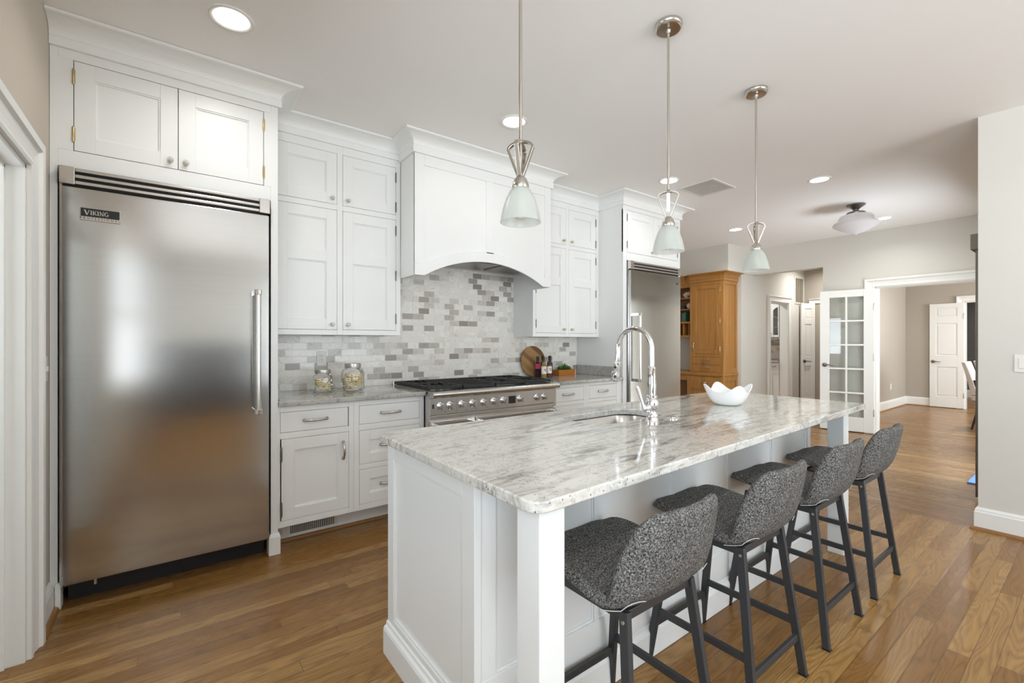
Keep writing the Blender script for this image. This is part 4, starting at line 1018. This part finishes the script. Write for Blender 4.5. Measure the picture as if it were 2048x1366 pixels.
# ------------------------------------------------------------------ lights and ceiling fittings
def make_pendant(x, y):
    t = thing('pendant_light', 'x', 'pendant lamp', (x, y, CEIL), 'pendant lamps over the island')
    zb = 1.712
    cn = MB().lathe([(0, 0), (.064, 0), (.065, -.008), (.062, -.016), (.06, -.018), (.06, -.024), (.055, -.028), (.012, -.030), (.010, -.045), (0, -.045)], (x, y, CEIL-.0005), 'w', 32).build('canopy', M['nickel'], t, smooth=.5)
    for a in (.6, .6+PI): MB().lathe([(0, 0), (.004, 0), (.004, -.003), (0, -.005)], (x+.036*math.cos(a), y+.036*math.sin(a), CEIL-.0292), 'w', 8).build('screw', M['chrome'], cn)
    MB().tube([(x, y, CEIL-.04), (x, y, 2.2)], .0062, 10).build('rod', M['nickel'], t, smooth=.9)
    MB().tube([(x, y, 2.21), (x, y, 1.88)], .0068, 10).build('lower_rod', M['nickel'], t, smooth=.9)
    z0 = 1.872
    for k in range(2):
        ux, uy = math.cos(.593+k*PI/2), math.sin(.593+k*PI/2); pts = []
        L_ = [(.006, 0), (.018, .03), (.033, .07), (.047, .108)]; arc = [(.047*math.cos(a), .108+.024*math.sin(a)) for a in [i/10*PI for i in range(1, 10)]]
        for r_, h in L_+arc+[(-r_, h) for r_, h in L_[::-1]]: pts.append((x+ux*r_, y+uy*r_, z0+h))
        MB().tube(pts, .006, rect=(.016, .008), up=(-uy, ux, 0), closed=True).build('strap', M['nickel'], t, bevel=.001)
    MB().lathe([(0, .052), (.010, .052), (.013, .047), (.016, .042), (.024, .032), (.030, .014), (.031, .004), (.029, 0), (0, 0)], (x, y, zb+.122), 'w', 24).build('socket_cap', M['nickel'], t, smooth=.6)
    sh = [(.027, .128), (.040, .112), (.053, .086), (.064, .052), (.071, .022), (.074, 0)]
    pr = sh+[(.0715, .0005), (.0685, .022), (.0615, .052), (.0505, .085), (.0375, .109), (.024, .124)]
    m = MB(); m.lathe([(r_, h) for r_, h in pr]+[pr[0]], (x, y, zb), 'w', 36)
    bmesh.ops.remove_doubles(m.bm, verts=m.bm.verts[:], dist=1e-5)
    m.build('glass_shade', M['frost'], t, smooth=.9)
    MB().lathe([(0, .118), (.012, .118), (.013, .09), (.022, .072), (.029, .05), (.030, .040), (.026, .022), (.016, .010), (0, .006)], (x, y, zb+.004), 'w', 24).build('bulb', M['plate'], t, smooth=.9)
    return t
PL = ['nickel pendant lamp with frosted glass shade nearest the camera, before the range hood', 'brushed nickel pendant lamp with frosted glass shade, the middle one of three', 'brushed nickel pendant lamp with frosted glass shade furthest from the camera']
p0 = make_pendant(1.01, 1.295); p0['label'] = PL[0]
for (x, y), l in zip(((1.912, 1.292), (2.844, 1.312)), PL[1:]):
    c = dup(p0); c.location = (x, y, CEIL); c['label'] = l
DL = ['round recessed ceiling light above the large refrigerator', 'round recessed ceiling light in front of the range hood crown', 'round recessed ceiling light beside the square ceiling vent', 'round recessed ceiling light between the far pendant and the schoolhouse lamp', 'round recessed ceiling light in front of the wooden hutch soffit', 'round recessed ceiling light just behind the schoolhouse lamp']
def downlight(x, y, l):
    t = thing('recessed_light', l, 'ceiling light', (x, y, CEIL), 'recessed ceiling lights')
    MB().lathe([(.094, -.0004), (.094, -.004), (.088, -.008), (.080, -.007), (.074, -.0025), (.072, -.0004)], (x, y, CEIL), 'w', 40).build('trim_ring', M['whitegrille'], t, smooth=.6)
    MB().lathe([(0, -.0006), (.0745, -.0006), (.0745, -.0028), (0, -.0028)], (x, y, CEIL), 'w', 40).build('lens', M['lens'], t)
    return t
for (x, y), l in zip(DOWN, DL): downlight(x, y, l)
# square return-air vent
t = thing('ceiling_vent', 'rectangular white slatted vent in the ceiling beyond the middle pendant', 'vent', (4.25, 2.435, CEIL))
fc = lambda u, v, w: (u, v, CEIL-w)
MB(fc).ring(rect(4.04, 4.46, 2.25, 2.62), rect(4.066, 4.434, 2.276, 2.594), .0004, .008).build('frame', M['whitegrille'], t, bevel=.002)
m = MB(fc)
for i in range(24):
    v = 2.279+i*.0132; m.box(4.066, 4.434, v, v+.007, .0004, .005)
m.box(4.247, 4.253, 2.276, 2.594, .0004, .006)
m.build('louvre', M['ventgrey'], t)
MB(fc).box(4.06, 4.44, 2.27, 2.60, .0001, .0003).build('dark_backing', M['greygrille'], t)
# schoolhouse flush light
lx, ly = 6.107, 1.735
t = thing('schoolhouse_light', 'opal glass schoolhouse ceiling lamp with a dark metal neck', 'ceiling lamp', (lx, ly, CEIL))
MB().lathe([(0, -.0004), (.085, -.0004), (.087, -.01), (.06, -.03), (.035, -.048), (.028, -.058), (.028, -.066), (.04, -.074), (.085, -.088), (.09, -.10), (.088, -.108), (0, -.108)], (lx, ly, CEIL), 'w', 32).build('fitter', M['darknickel'], t, smooth=.5)
MB().lathe([(.08, -.109), (.105, -.112), (.145, -.125), (.162, -.15), (.163, -.175), (.170, -.190), (.205, -.203), (.217, -.217), (.214, -.230), (.185, -.252), (.12, -.288), (.05, -.318), (.012, -.330), (.010, -.338), (0, -.342)], (lx, ly, CEIL), 'w', 40).build('glass_globe', M['opal'], t, smooth=.5)
# ------------------------------------------------------------------ things on the counters
def jar(x, y, hw, h, lidr, label):
    t = thing('glass_jar', label, 'jar', (x, y, .9143), 'glass jars of pasta')
    nk = lidr*.93
    pr = [(0, .002), (hw*.80, .002), (hw*.90, .004), (hw*.98, .016), (hw, .03), (hw, h*.60), (hw*.96, h*.70), (hw*.86, h*.77)]
    m = MB(); rings = []
    seg = 40
    def rr(r_, k, a): return r_*(1+(1/((abs(math.cos(a))**4+abs(math.sin(a))**4)**.25)-1)*k)
    for r_, z in pr+[(nk, h*.82), (nk, h*.86)]:
        k = 1. if r_ > nk*1.02 or z < .01 else 0.
        if z > h*.76 and r_ > nk: k = .5
        rings.append([m.v(x+.92*rr(r_, k*.75, 2*PI*i/seg)*math.cos(2*PI*i/seg), y+.92*rr(r_, k*.75, 2*PI*i/seg)*math.sin(2*PI*i/seg), .9143+z) for i in range(seg)] if r_ > 0 else None)
    c0 = m.v(x, y, .9143+.002)
    for i in range(seg): m.bm.faces.new([c0, rings[1][i], rings[1][(i+1) % seg]])
    for A, B in zip(rings[1:], rings[2:]):
        for i in range(seg): m.bm.faces.new([A[i], A[(i+1) % seg], B[(i+1) % seg], B[i]])
    m.build('glass_body', M['jarglass'], t, smooth=1.2)
    MB().lathe([(0, h*.84), (lidr*.99, h*.84), (lidr, h*.85), (lidr, h*.905), (lidr*1.01, h*.91), (lidr*1.01, h*.925), (lidr, h*.93), (lidr, h*.985), (lidr*.97, h), (0, h)], (x, y, .9143), 'w', 36).build('lid', M['tin'], t, smooth=.5)
    return t
jar(.868, 3.445, .070, .162, .055, 'smaller glass jar of pasta nests with a metal lid, below the power outlet')
jar(1.078, 3.425, .083, .202, .058, 'larger glass jar of pasta nests with a metal lid, right of the smaller jar')
nests = []
for k in range(3):
    m = MB(); pts = []; n = 66
    for i in range(n):
        a = 2*PI*3*i/n; r_ = .0205+.0055*math.sin(a*.83+k)+.002*math.sin(a*2.7); pts.append((r_*math.cos(a), r_*math.sin(a), .010+.0075*math.sin(a*1.31+k*2)))
    m.tube(pts, .0033, 5, closed=True); nests.append(m.build('pasta_nest', M['pasta'], None, smooth=4))
first = True
rnd = random.Random(3)
for (x, y, hw, nl, lab, grp) in ((.868, 3.445, .040, 3, 'curled pasta nest inside the smaller glass jar', 'pasta nests in the smaller jar'), (1.078, 3.425, .052, 4, 'curled pasta nest inside the larger glass jar', 'pasta nests in the larger jar')):
    for L_ in range(nl):
        for q in range(4):
            if L_ == nl-1 and q == 3: continue
            a = q*PI/2+L_*.7+rnd.random()*.3; rr_ = hw*(.80 if L_ < nl-1 else .62)
            src = nests[(L_*4+q) % 3]
            if grp.endswith('smaller jar') and L_ == 0 and q < 3: o = src
            else: o = dup(src)
            o.location = (x+rr_*math.cos(a), y+rr_*math.sin(a), .9143+.012+L_*.030+rnd.random()*.003)
            o.scale = (1.15, 1.15, 1.25); o.rotation_euler = (rnd.uniform(-.25, .25), rnd.uniform(-.25, .25), rnd.random()*6)
            tag(o, lab, 'pasta', grp)
# round board leaning on the tile
o = MB().lathe([(0, -.009), (.157, -.009), (.160, -.006), (.160, .006), (.157, .009), (0, .009)], (0, 0, 0), 'v', 56).build('cutting_board', M['board'], None, smooth=.5)
o.data.transform(Matrix.Translation((0, 0, .160))); o.location = (3.005, 3.616, .9150); o.rotation_euler = (-.13, 0, 0)
tag(o, 'round striped wooden board leaning on the tile behind the bottles', 'cutting board')
def bottle(x, y, h, r, glass, label, lab=None, kind='tall', cap=M['black']):
    t = thing('bottle', label, 'bottle', (x, y, .9143)); z = .9143
    if kind == 'tall':
        pr = [(0, 0), (r*.95, 0), (r, .004), (r, h*.58), (r*.92, h*.64), (r*.55, h*.71), (r*.42, h*.76), (r*.42, h*.86), (0, h*.86)]
        cp = [(0, h*.80), (r*.50, h*.80), (r*.52, h*.81), (r*.52, h*.99), (r*.45, h), (0, h)]
    else:
        pr = [(0, 0), (r*.95, 0), (r, .004), (r, h*.70), (r*.9, h*.76), (r*.62, h*.82), (r*.62, h*.88), (0, h*.88)]
        cp = [(0, h*.84), (r*.72, h*.84), (r*.74, h*.85), (r*.74, h*.985), (r*.68, h), (0, h)]
    MB().lathe(pr, (x, y, z), 'w', 24).build('glass_body', glass, t, smooth=.7)
    MB().lathe(cp, (x, y, z), 'w', 20).build('cap', cap, t, smooth=.6)
    if lab:
        z0, z1, mt, mark = lab; m = MB(); n = 20; R2 = r+.0006; A = []
        for i in range(n+1):
            a = -PI*.98+PI*1.3*i/n-.2; A.append((x+R2*math.cos(a), y+R2*math.sin(a)))
        vv = [[m.v(px, py, z+h*q) for px, py in A] for q in (z0, z1)]
        for i in range(n): m.bm.faces.new([vv[0][i], vv[0][i+1], vv[1][i+1], vv[1][i]])
        l_ = m.build('label', mt, t, smooth=4)
        if mark:
            m = MB(); R3 = R2+.0005
            for (a0, a1, q0, q1) in ((-2.2, -1.75, .50, .56), (-1.95, -1.45, .42, .50), (-1.7, -1.3, .52, .575)):
                P = [(x+R3*math.cos(a0+(a1-a0)*i/4), y+R3*math.sin(a0+(a1-a0)*i/4)) for i in range(5)]
                vv = [[m.v(px, py, z+h*(q+.03*math.sin(i*1.3))) for i, (px, py) in enumerate(P)] for q in (q0, q1)]
                for i in range(4): m.bm.faces.new([vv[0][i], vv[0][i+1], vv[1][i+1], vv[1][i]])
            m.build('label_print', M['ink'], l_)
    return t
bottle(2.985, 3.540, .212, .031, M['wine'], 'tall dark bottle with a pink label, leftmost of the bottles before the round board', (.42, .66, M['pinklabel'], False))
bottle(3.075, 3.565, .216, .030, M['greenglass'], 'tall dark green bottle with a black cap, the middle one of three tall bottles', None)
bottle(3.178, 3.572, .216, .030, M['brownglass'], 'tall dark brown bottle with a black cap, rightmost of three tall bottles', None)
bottle(2.975, 3.435, .160, .0265, M['oil'], 'short amber bottle with a white label, left of the two front bottles', (.26, .72, M['paper'], True), 'short', M['oil'])
bottle(3.060, 3.450, .164, .0265, M['spice'], 'short brown bottle with a white label, right of the two front bottles', (.27, .70, M['paper'], True), 'short', M['wine'])
px0, px1, py0, py1 = 3.275, 3.520, 3.535, 3.635
t = thing('succulent_planter', 'small orange wooden planter box of green succulents beside the grey side splash', 'planter', ((px0+px1)/2, (py0+py1)/2, .9143))
m = MB(); h_ = .062; o_, i_ = .006, .010
P = [[(px0+o_, py0+o_), (px1-o_, py0+o_), (px1-o_, py1-o_), (px0+o_, py1-o_)], [(px0, py0), (px1, py0), (px1, py1), (px0, py1)], [(px0+i_, py0+i_), (px1-i_, py0+i_), (px1-i_, py1-i_), (px0+i_, py1-i_)], [(px0+i_*1.5, py0+i_*1.5), (px1-i_*1.5, py0+i_*1.5), (px1-i_*1.5, py1-i_*1.5), (px0+i_*1.5, py1-i_*1.5)]]
R_ = [[m.v(a, b_, .9143+z) for a, b_ in p] for p, z in zip(P, (0, h_, h_, .02))]
for A, B in zip(R_, R_[1:]):
    for i in range(4): m.bm.faces.new([A[i], A[(i+1) % 4], B[(i+1) % 4], B[i]])
m.bm.faces.new(R_[0]); m.bm.faces.new(R_[-1])
m.build('planter_box', M['boxwood'], t, bevel=.002)
MB().box(px0+.013, px1-.013, py0+.013, py1-.013, .9143+.021, .9143+.052).build('soil', M['soil'], t)
for (sx, sy, R0, hh) in ((3.335, 3.588, .052, .045), (3.398, 3.580, .066, .082), (3.462, 3.590, .050, .050)):
    m = MB(); n = 26
    for k in range(n):
        a = k*2.39996; q = k/n; el = .25+1.15*q; ln = R0*(1.05-.35*q) if hh < .06 else R0*(.9+.2*q)
        b0 = Vector((sx, sy, .9143+.052+.012*q)); d = Vector((math.cos(a)*math.cos(el), math.sin(a)*math.cos(el), math.sin(el)))
        sd = Vector((-math.sin(a), math.cos(a), 0)); up = d.cross(sd); wd = .0085
        ring = []
        pts = [(0, .4), (.35, 1.), (.7, .75), (1., .02)]
        rows = []
        for s_, w_ in pts:
            c = b0+d*ln*s_+Vector((0, 0, .004*s_*s_)); rows.append([m.v(*(c+sd*wd*w_)), m.v(*(c+up*wd*.45*w_)), m.v(*(c-sd*wd*w_)), m.v(*(c-up*wd*.45*w_))])
        for A, B in zip(rows, rows[1:]):
            for i in range(4): m.bm.faces.new([A[i], A[(i+1) % 4], B[(i+1) % 4], B[i]])
        m.bm.faces.new(rows[0]); m.bm.faces.new(rows[-1])
    m.build('succulent', M['leaf'], t, smooth=.9)

# ------------------------------------------------------------------ wooden desk hutch in the alcove
HX = 6.96
t = thing('hutch_cabinet', 'tall honey maple cabinet with one door and two drawers on the wooden desk', 'cabinet', (7.15, 4.0, .772)); f = FX(HX)
m = MB(f); a, c = 3.722, 4.29
m.box(a, 3.765, .772, 2.30, -.02, 0); m.box(4.243, c, .772, 2.30, -.02, 0)
for z0, z1 in ((.772, .792), (.900, .915), (1.030, 1.075), (2.205, 2.30)): m.box(3.765, 4.243, z0, z1, -.02, 0)
m.build('face_frame', M['maple'], t, bevel=.002)
m = MB(); m.box(HX+.02, 7.398, a, a+.018, .772, 2.385); m.box(HX+.02, 7.398, c-.018, c, .772, 2.385); m.box(HX+.02, 7.398, a+.018, c-.018, .772, .785); m.box(7.38, 7.398, a+.018, c-.018, .785, 2.385); m.box(HX+.001, HX+.02, a, c, 2.30, 2.385)
m.build('carcass', M['maple'], t)
m = MB(FY(a)); m.box(HX, HX+.05, .772, 2.30, .0001, .012); m.box(7.345, 7.398, .772, 2.30, .0001, .012); m.box(HX+.05, 7.345, 2.20, 2.30, .0001, .012); m.box(HX+.05, 7.345, .772, .845, .0001, .012)
m.build('side_panel', M['maple'], t, bevel=.002)
d = shaker(f, 3.767, 4.241, 1.077, 2.203, 'door', M['maple'], t, st=.065); pull(f, 4.241-.03, 1.20, .11, d, vertical=True)
for z in (1.16, 1.62, 2.12): hinge(f, 3.767, z, d, M['nickel'], .07)
for z0, z1 in ((.794, .898), (.917, 1.028)): d = slab(f, 3.767, 4.241, z0, z1, 'drawer', M['maple'], t); pull(f, 4.004, (z0+z1)/2+.01, .12, d)
cpr = crown_prof(2.300, 2.389, 2.255, .108)
MB().sweep([(HX, c), (HX, a-.012), (7.398, a-.012)], cpr).build('crown_moulding', M['maple'], t, bevel=.001, segs=1)
SX = 7.0
t = thing('hutch_shelves', 'open honey maple shelf unit with cubbies, left of the tall wooden cabinet', 'shelves', (7.2, 4.85, 1.36))
m = MB(); y0, y1 = 4.2905, 5.39
m.box(SX, 7.398, y1-.02, y1, 1.36, 2.385); m.box(SX, 7.398, y0, y0+.012, 1.36, 2.385)
m.build('side_panel', M['maple'], t) if False else None
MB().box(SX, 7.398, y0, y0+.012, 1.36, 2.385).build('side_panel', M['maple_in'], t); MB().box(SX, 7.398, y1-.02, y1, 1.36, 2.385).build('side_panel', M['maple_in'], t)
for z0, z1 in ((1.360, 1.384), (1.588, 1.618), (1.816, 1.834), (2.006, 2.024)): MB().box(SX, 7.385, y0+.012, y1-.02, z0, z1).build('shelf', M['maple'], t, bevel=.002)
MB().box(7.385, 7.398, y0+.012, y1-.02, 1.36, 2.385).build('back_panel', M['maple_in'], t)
MB().box(SX, SX+.02, y0+.012, y1-.02, 2.195, 2.385).build('top_rail', M['maple'], t, bevel=.002)
for y in (4.338, 4.44, 4.54, 4.64, 4.74): MB().box(SX+.004, 7.384, y, y+.010, 1.3845, 1.5875).build('divider', M['maple'], t)
MB().sweep([(SX, y1), (SX, 4.291+.108)], cpr).build('crown_moulding', M['maple'], t, bevel=.001, segs=1)
m.bm.free()
t = thing('writing_desk', 'honey maple built-in desk with drawers below the tall wooden cabinet', 'desk', (7.1, 4.5, 0)); f = FX(6.935)
MB().box(6.905, 7.398, 3.69, 5.39, .728, .7715).build('desktop', M['maple'], t, bevel=.004)
MB().box(6.936, 7.398, 3.715, 3.735, 0, .7275).build('side_panel', M['maple'], t)
MB().box(6.936, 7.398, 4.296, 4.316, 0, .7275).build('side_panel', M['maple'], t)
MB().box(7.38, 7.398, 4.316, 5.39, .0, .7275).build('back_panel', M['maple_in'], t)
m = MB(f); m.box(3.715, 3.765, 0, .7275, -.001, .018); m.box(4.255, 4.316, 0, .7275, -.001, .018); m.box(3.765, 4.255, 0, .10, -.001, .018); m.box(3.765, 4.255, .475, .500, -.001, .018); m.box(3.765, 4.255, .71, .7275, -.001, .018)
m.build('face_frame', M['maple'], t, bevel=.002)
for z0, z1 in ((.502, .708), (.102, .473)): d = slab(f, 3.767, 4.253, z0, z1, 'drawer', M['maple'], t, w=.018); pull(f, 4.01, (z0+z1)/2+.01, .07, d, w=.018)
MB(f).box(4.317, 5.38, .628, .7275, -.001, .012).build('pencil_drawer', M['maple'], t, bevel=.003)
m = MB(FY(3.715)); m.box(6.936, 6.99, 0, .7275, .0001, .012); m.box(7.345, 7.398, 0, .7275, .0001, .012); m.box(6.99, 7.345, .65, .7275, .0001, .012); m.box(6.99, 7.345, 0, .1, .0001, .012); m.build('side_frame', M['maple'], t, bevel=.002)
m = MB(); n = 14                                               # conch shell
rows = []
for i in range(15):
    s_ = i/14; R = .062*math.sin(PI*s_)**.8*(1-.25*s_)+.002; row = []
    for k in range(n):
        a = 2*PI*k/n; b_ = 1+.22*math.sin(3*a+i*.9)*math.sin(PI*s_)
        row.append(m.v(7.13+R*b_*math.cos(a), 4.36+.17*s_, 2.0245+.066+R*b_*math.sin(a)*.95+.01*math.sin(s_*7)))
    rows.append(row)
for A, B in zip(rows, rows[1:]):
    for k in range(n): m.bm.faces.new([A[k], A[(k+1) % n], B[(k+1) % n], B[k]])
m.bm.faces.new(rows[0]); m.bm.faces.new(rows[-1])
o = m.build('sea_shell', M['coral'], None, smooth=.8); tag(o, 'pale knobbly sea shell on the top open shelf of the wooden hutch', 'shell'); recenter(o); o.location.z = 2.0245
m = MB(); bmesh.ops.create_icosphere(m.bm, subdivisions=4, radius=.052)
for v in m.bm.verts:
    dv = v.co.normalized(); v.co = dv*(.052+.0025*math.sin(14*dv.x+9*dv.z)*math.sin(14*dv.y-6*dv.z)+.0015*math.sin(30*dv.z))
bmesh.ops.translate(m.bm, verts=m.bm.verts[:], vec=(7.09, 4.372, 1.8345+.0535))
o = m.build('decorative_ball', M['coral'], None, smooth=4); tag(o, 'white textured ball on the middle open shelf of the wooden hutch', 'ball'); recenter(o)
o = MB().box(7.05, 7.20, 4.47, 4.60, 1.8345, 1.90).build('keepsake_box', M['book_dark'], None, bevel=.006); tag(o, 'small dark box on the middle open shelf, left of the white ball', 'box'); recenter(o)
for i, (y, w_, h_, mt, l) in enumerate(((4.425, .03, .17, 'book_green', 'green cloth book standing on the lower open shelf of the hutch'), (4.458, .035, .155, 'book_green', 'shorter green book second from the right on the lower open shelf'), (4.496, .03, .17, 'book_dark', 'dark book left of the green books on the lower open shelf'))):
    t = thing('book', l, 'book', (7.12, y+w_/2, 1.6185), 'books on the lower hutch shelf')
    m = MB(); m.box(7.05, 7.19, y, y+.003, 1.6185, 1.6185+h_); m.box(7.05, 7.19, y+w_-.003, y+w_, 1.6185, 1.6185+h_); m.box(7.05, 7.053, y+.003, y+w_-.003, 1.6185, 1.6185+h_)
    m.build('cover', M[mt], t); MB().box(7.0535, 7.185, y+.0032, y+w_-.0032, 1.621, 1.6185+h_-.004).build('pages', M['paper'], t)

# ------------------------------------------------------------------ hall, pantry and dining room
t = thing('wall_grille', 'tall vertical slatted air grille high on the hall wall above the narrow door', 'vent', (9.65, 3.65, 2.0)); f = FY(3.65)
MB(f).ring(rect(9.44, 9.86, 1.995, 2.525), rect(9.475, 9.825, 2.03, 2.49), .0003, .01).build('frame', M['wall'], t, bevel=.002)
m = MB(f)
for i in range(14): m.box(9.477+i*.025, 9.487+i*.025, 2.03, 2.49, .0006, .006)
for u in (9.56, 9.648, 9.736): m.box(u-.012, u+.012, 2.03, 2.49, .0006, .009)
m.build('louvre', M['greygrille'], t)
MB(f).box(9.47, 9.83, 2.025, 2.495, .0001, .0005).build('dark_backing', M['darkwood'], t)
t = thing('pantry_upper_cabinet', 'white glass-fronted cabinet with an arched door seen through the pantry doorway', 'cabinet', (9.3, 3.95, 1.33)); f = FX(9.15)
m = MB(); m.box(9.15+.02, 9.45, 3.80, 3.815, 1.33, 2.3); m.box(9.17, 9.45, 4.19, 4.205, 1.33, 2.3); m.box(9.44, 9.45, 3.815, 4.19, 1.33, 2.3); m.box(9.17, 9.44, 3.815, 4.19, 1.33, 1.345); m.box(9.17, 9.44, 3.815, 4.19, 2.28, 2.3); m.build('carcass', M['cab'], t)
for z in (1.545, 1.735): MB().box(9.18, 9.44, 3.816, 4.189, z, z+.014).build('shelf', M['cab'], t)
m = MB(f); m.box(3.96, 4.205, 1.33, 2.3, -.02, 0); m.box(3.80, 3.96, 2.04, 2.3, -.02, 0); m.build('face_frame', M['cab'], t)
m = MB(f); m.box(3.905, 3.958, 1.36, 2.035, -.018, .002); m.box(3.802, 3.82, 1.36, 2.035, -.018, .002); m.box(3.82, 3.905, 1.36, 1.405, -.018, .002)
n = 8
for i in range(n):
    ua, ub = 3.82+.085*i/n, 3.82+.085*(i+1)/n; g = lambda u: 1.925-.055*((u-3.82)/.085)**2
    m.prism([(ua, g(ua)), (ub, g(ub)), (ub, 2.035), (ua, 2.035)], -.018, .002)
d = m.build('door', M['cab'], t); MB(f).box(3.82, 3.905, 1.405, 1.93, -.012, -.008).build('glass_pane', M['glass'], d); knob(f, 3.935, 1.43, d, glass=False, r=.012)
for (y, z, r_, h_, l) in ((3.865, 1.5595, .028, .10, 'white cup on the lower glass cabinet shelf in the pantry'), (3.85, 1.7495, .035, .12, 'white cup on the top glass cabinet shelf in the pantry'), (3.87, 1.3455, .022, .09, 'dark cup at the bottom of the glass cabinet in the pantry')):
    o = MB().lathe([(0, 0), (r_*.7, 0), (r_, h_*.5), (r_*.85, h_), (r_*.75, h_), (r_*.9, h_*.5), (r_*.6, .006), (0, .006)], (9.28, y, z), 'w', 18).build('cup', M['darkwood'] if 'dark' in l else M['porcelain'], None, smooth=.9); tag(o, l, 'cup'); recenter(o)
o = MB().box(9.44, 9.45, 3.80, 4.20, .9145, 1.329).build('mosaic_backsplash', M['mosaic'], None); tag(o, 'beige and slate mosaic backsplash seen through the pantry doorway', 'backsplash'); recenter(o)
o = MB().box(9.12, 9.449, 3.80, 4.20, .884, .914).build('pantry_countertop', M['granite_grey'], None, bevel=.004); tag(o, 'granite countertop in the pantry below the mosaic backsplash', 'countertop'); recenter(o)
t = thing('pantry_base_cabinet', 'white base cabinet with a drawer seen through the pantry doorway', 'cabinet', (9.3, 4.0, 0)); f = FX(9.15)
MB().box(9.17, 9.45, 3.80, 4.20, 0, .883).build('carcass', M['cab'], t)
m = MB(f); m.box(3.80, 4.20, .72, .745, -.02, 0); m.box(3.96, 4.20, .745, .883, -.02, 0); m.box(3.96, 4.20, .10, .72, -.02, 0); m.box(3.80, 4.20, 0, .10, -.02, 0); m.build('face_frame', M['cab'], t)
d = slab(f, 3.802, 3.958, .748, .875, 'drawer', M['cab'], t); pull(f, 3.89, .81, .06, d); shaker(f, 3.802, 3.958, .105, .717, 'door', M['cab'], t, st=.035)
o = outlet('wall_outlet', FY(2.56), 10.93, .42, 'small white outlet plate low on the greige dining room wall')
o = outlet('light_switch', FX(XR), .335, 1.138, 'white double rocker light switch at the right edge on the nearest wall', kind='light switch', ww=.118, hh=.115); f = FX(XR)
for u in (.335-.023, .335+.023): MB(f).box(u-.016, u+.016, 1.105, 1.171, .006, .009).build('rocker', M['plate'], o, bevel=.0015)
o = outlet('light_switch', FXp(XL), 2.93, 1.155, 'narrow white light switch on the left wall between doorway and refrigerator', kind='light switch'); f = FXp(XL)
MB(f).box(2.925, 2.935, 1.143, 1.167, .006, .014).build('toggle', M['plate'], o, bevel=.001)
# curtain and cornice at the bay window
t = thing('window_cornice', 'grey upholstered cornice box high up just beyond the right wall corner', 'cornice', (6.2, .62, 2.03))
MB().box(5.15, 7.5, .561, .70, 2.02, 2.145).build('upholstered_box', M['curtain'], t, bevel=.004)
m = MB(); n = 24; A = [(5.16+.5*i/n, .642+.018*math.cos(i*1.7)) for i in range(n+1)]
for zz in (0, 1): pass
vv = [[m.v(px, py+.01, z) for px, py in A] for z in (.03, 2.018)]
for i in range(n): m.bm.faces.new([vv[0][i], vv[0][i+1], vv[1][i+1], vv[1][i]])
o = m.build('curtain', M['curtain'], None, smooth=4, solid=.006); tag(o, 'grey floor-length curtain hanging below the cornice beside the right wall corner', 'curtain'); recenter(o)
o = MB().box(5.72, 6.25, .60, .80, .0005, .018).build('floor_mat', M['blue'], None, bevel=.006); tag(o, 'bright blue flat mat on the floor beside the grey curtain', 'mat'); recenter(o)
def dining_chair(x, y, label):
    t = thing('dining_chair', label, 'chair', (x+.23, y, 0), 'dining chairs beyond the wide opening')
    m = MB(); nb = 9; rows = []
    def prof(s_): return (y+.205+.085*s_+.03*s_*s_, .50+.48*s_)
    m = MB(lambda u, v, w: (u, v, w)); P = []
    for i in range(nb):
        s_ = i/(nb-1); py, pz = prof(s_); th = .035*(1-.35*s_)
        P.append([(py-th, pz), (py+th, pz)])
    g = [[[m.v(xx, py, pz) for (py, pz) in row] for row in P] for xx in (x, x+.46)]
    for i in range(nb-1):
        for k in range(2): m.bm.faces.new([g[0][i][k], g[0][i+1][k], g[1][i+1][k], g[1][i][k]])
        for q in range(2): m.bm.faces.new([g[q][i][0], g[q][i][1], g[q][i+1][1], g[q][i+1][0]])
    for i in (0, -1): m.bm.faces.new([g[0][i][0], g[0][i][1], g[1][i][1], g[1][i][0]])
    m.build('backrest', M['linen'], t, bevel=.012, segs=3)
    MB().box(x, x+.46, y-.24, y+.235, .42, .498).build('seat', M['linen'], t, bevel=.02, segs=3)
    for xx in (x+.03, x+.43):
        MB().tube([(xx, y+.20, .72), (xx, y+.185, .55), (xx, y+.17, .42), (xx, y+.185, .22), (xx, y+.235, .004)], [.017, .02, .021, .018, .014], 8).build('leg', M['darkwood'], t, smooth=.9)
        MB().tube([(xx, y-.20, .42), (xx, y-.20, .004)], [.02, .014], 8).build('leg', M['darkwood'], t, smooth=.9)
    return t
dining_chair(9.24, 1.01, 'pale upholstered dining chair with dark legs, partly hidden behind the grey curtain')
dining_chair(9.95, .98, 'second pale dining chair further off, showing just right of the first chair back')
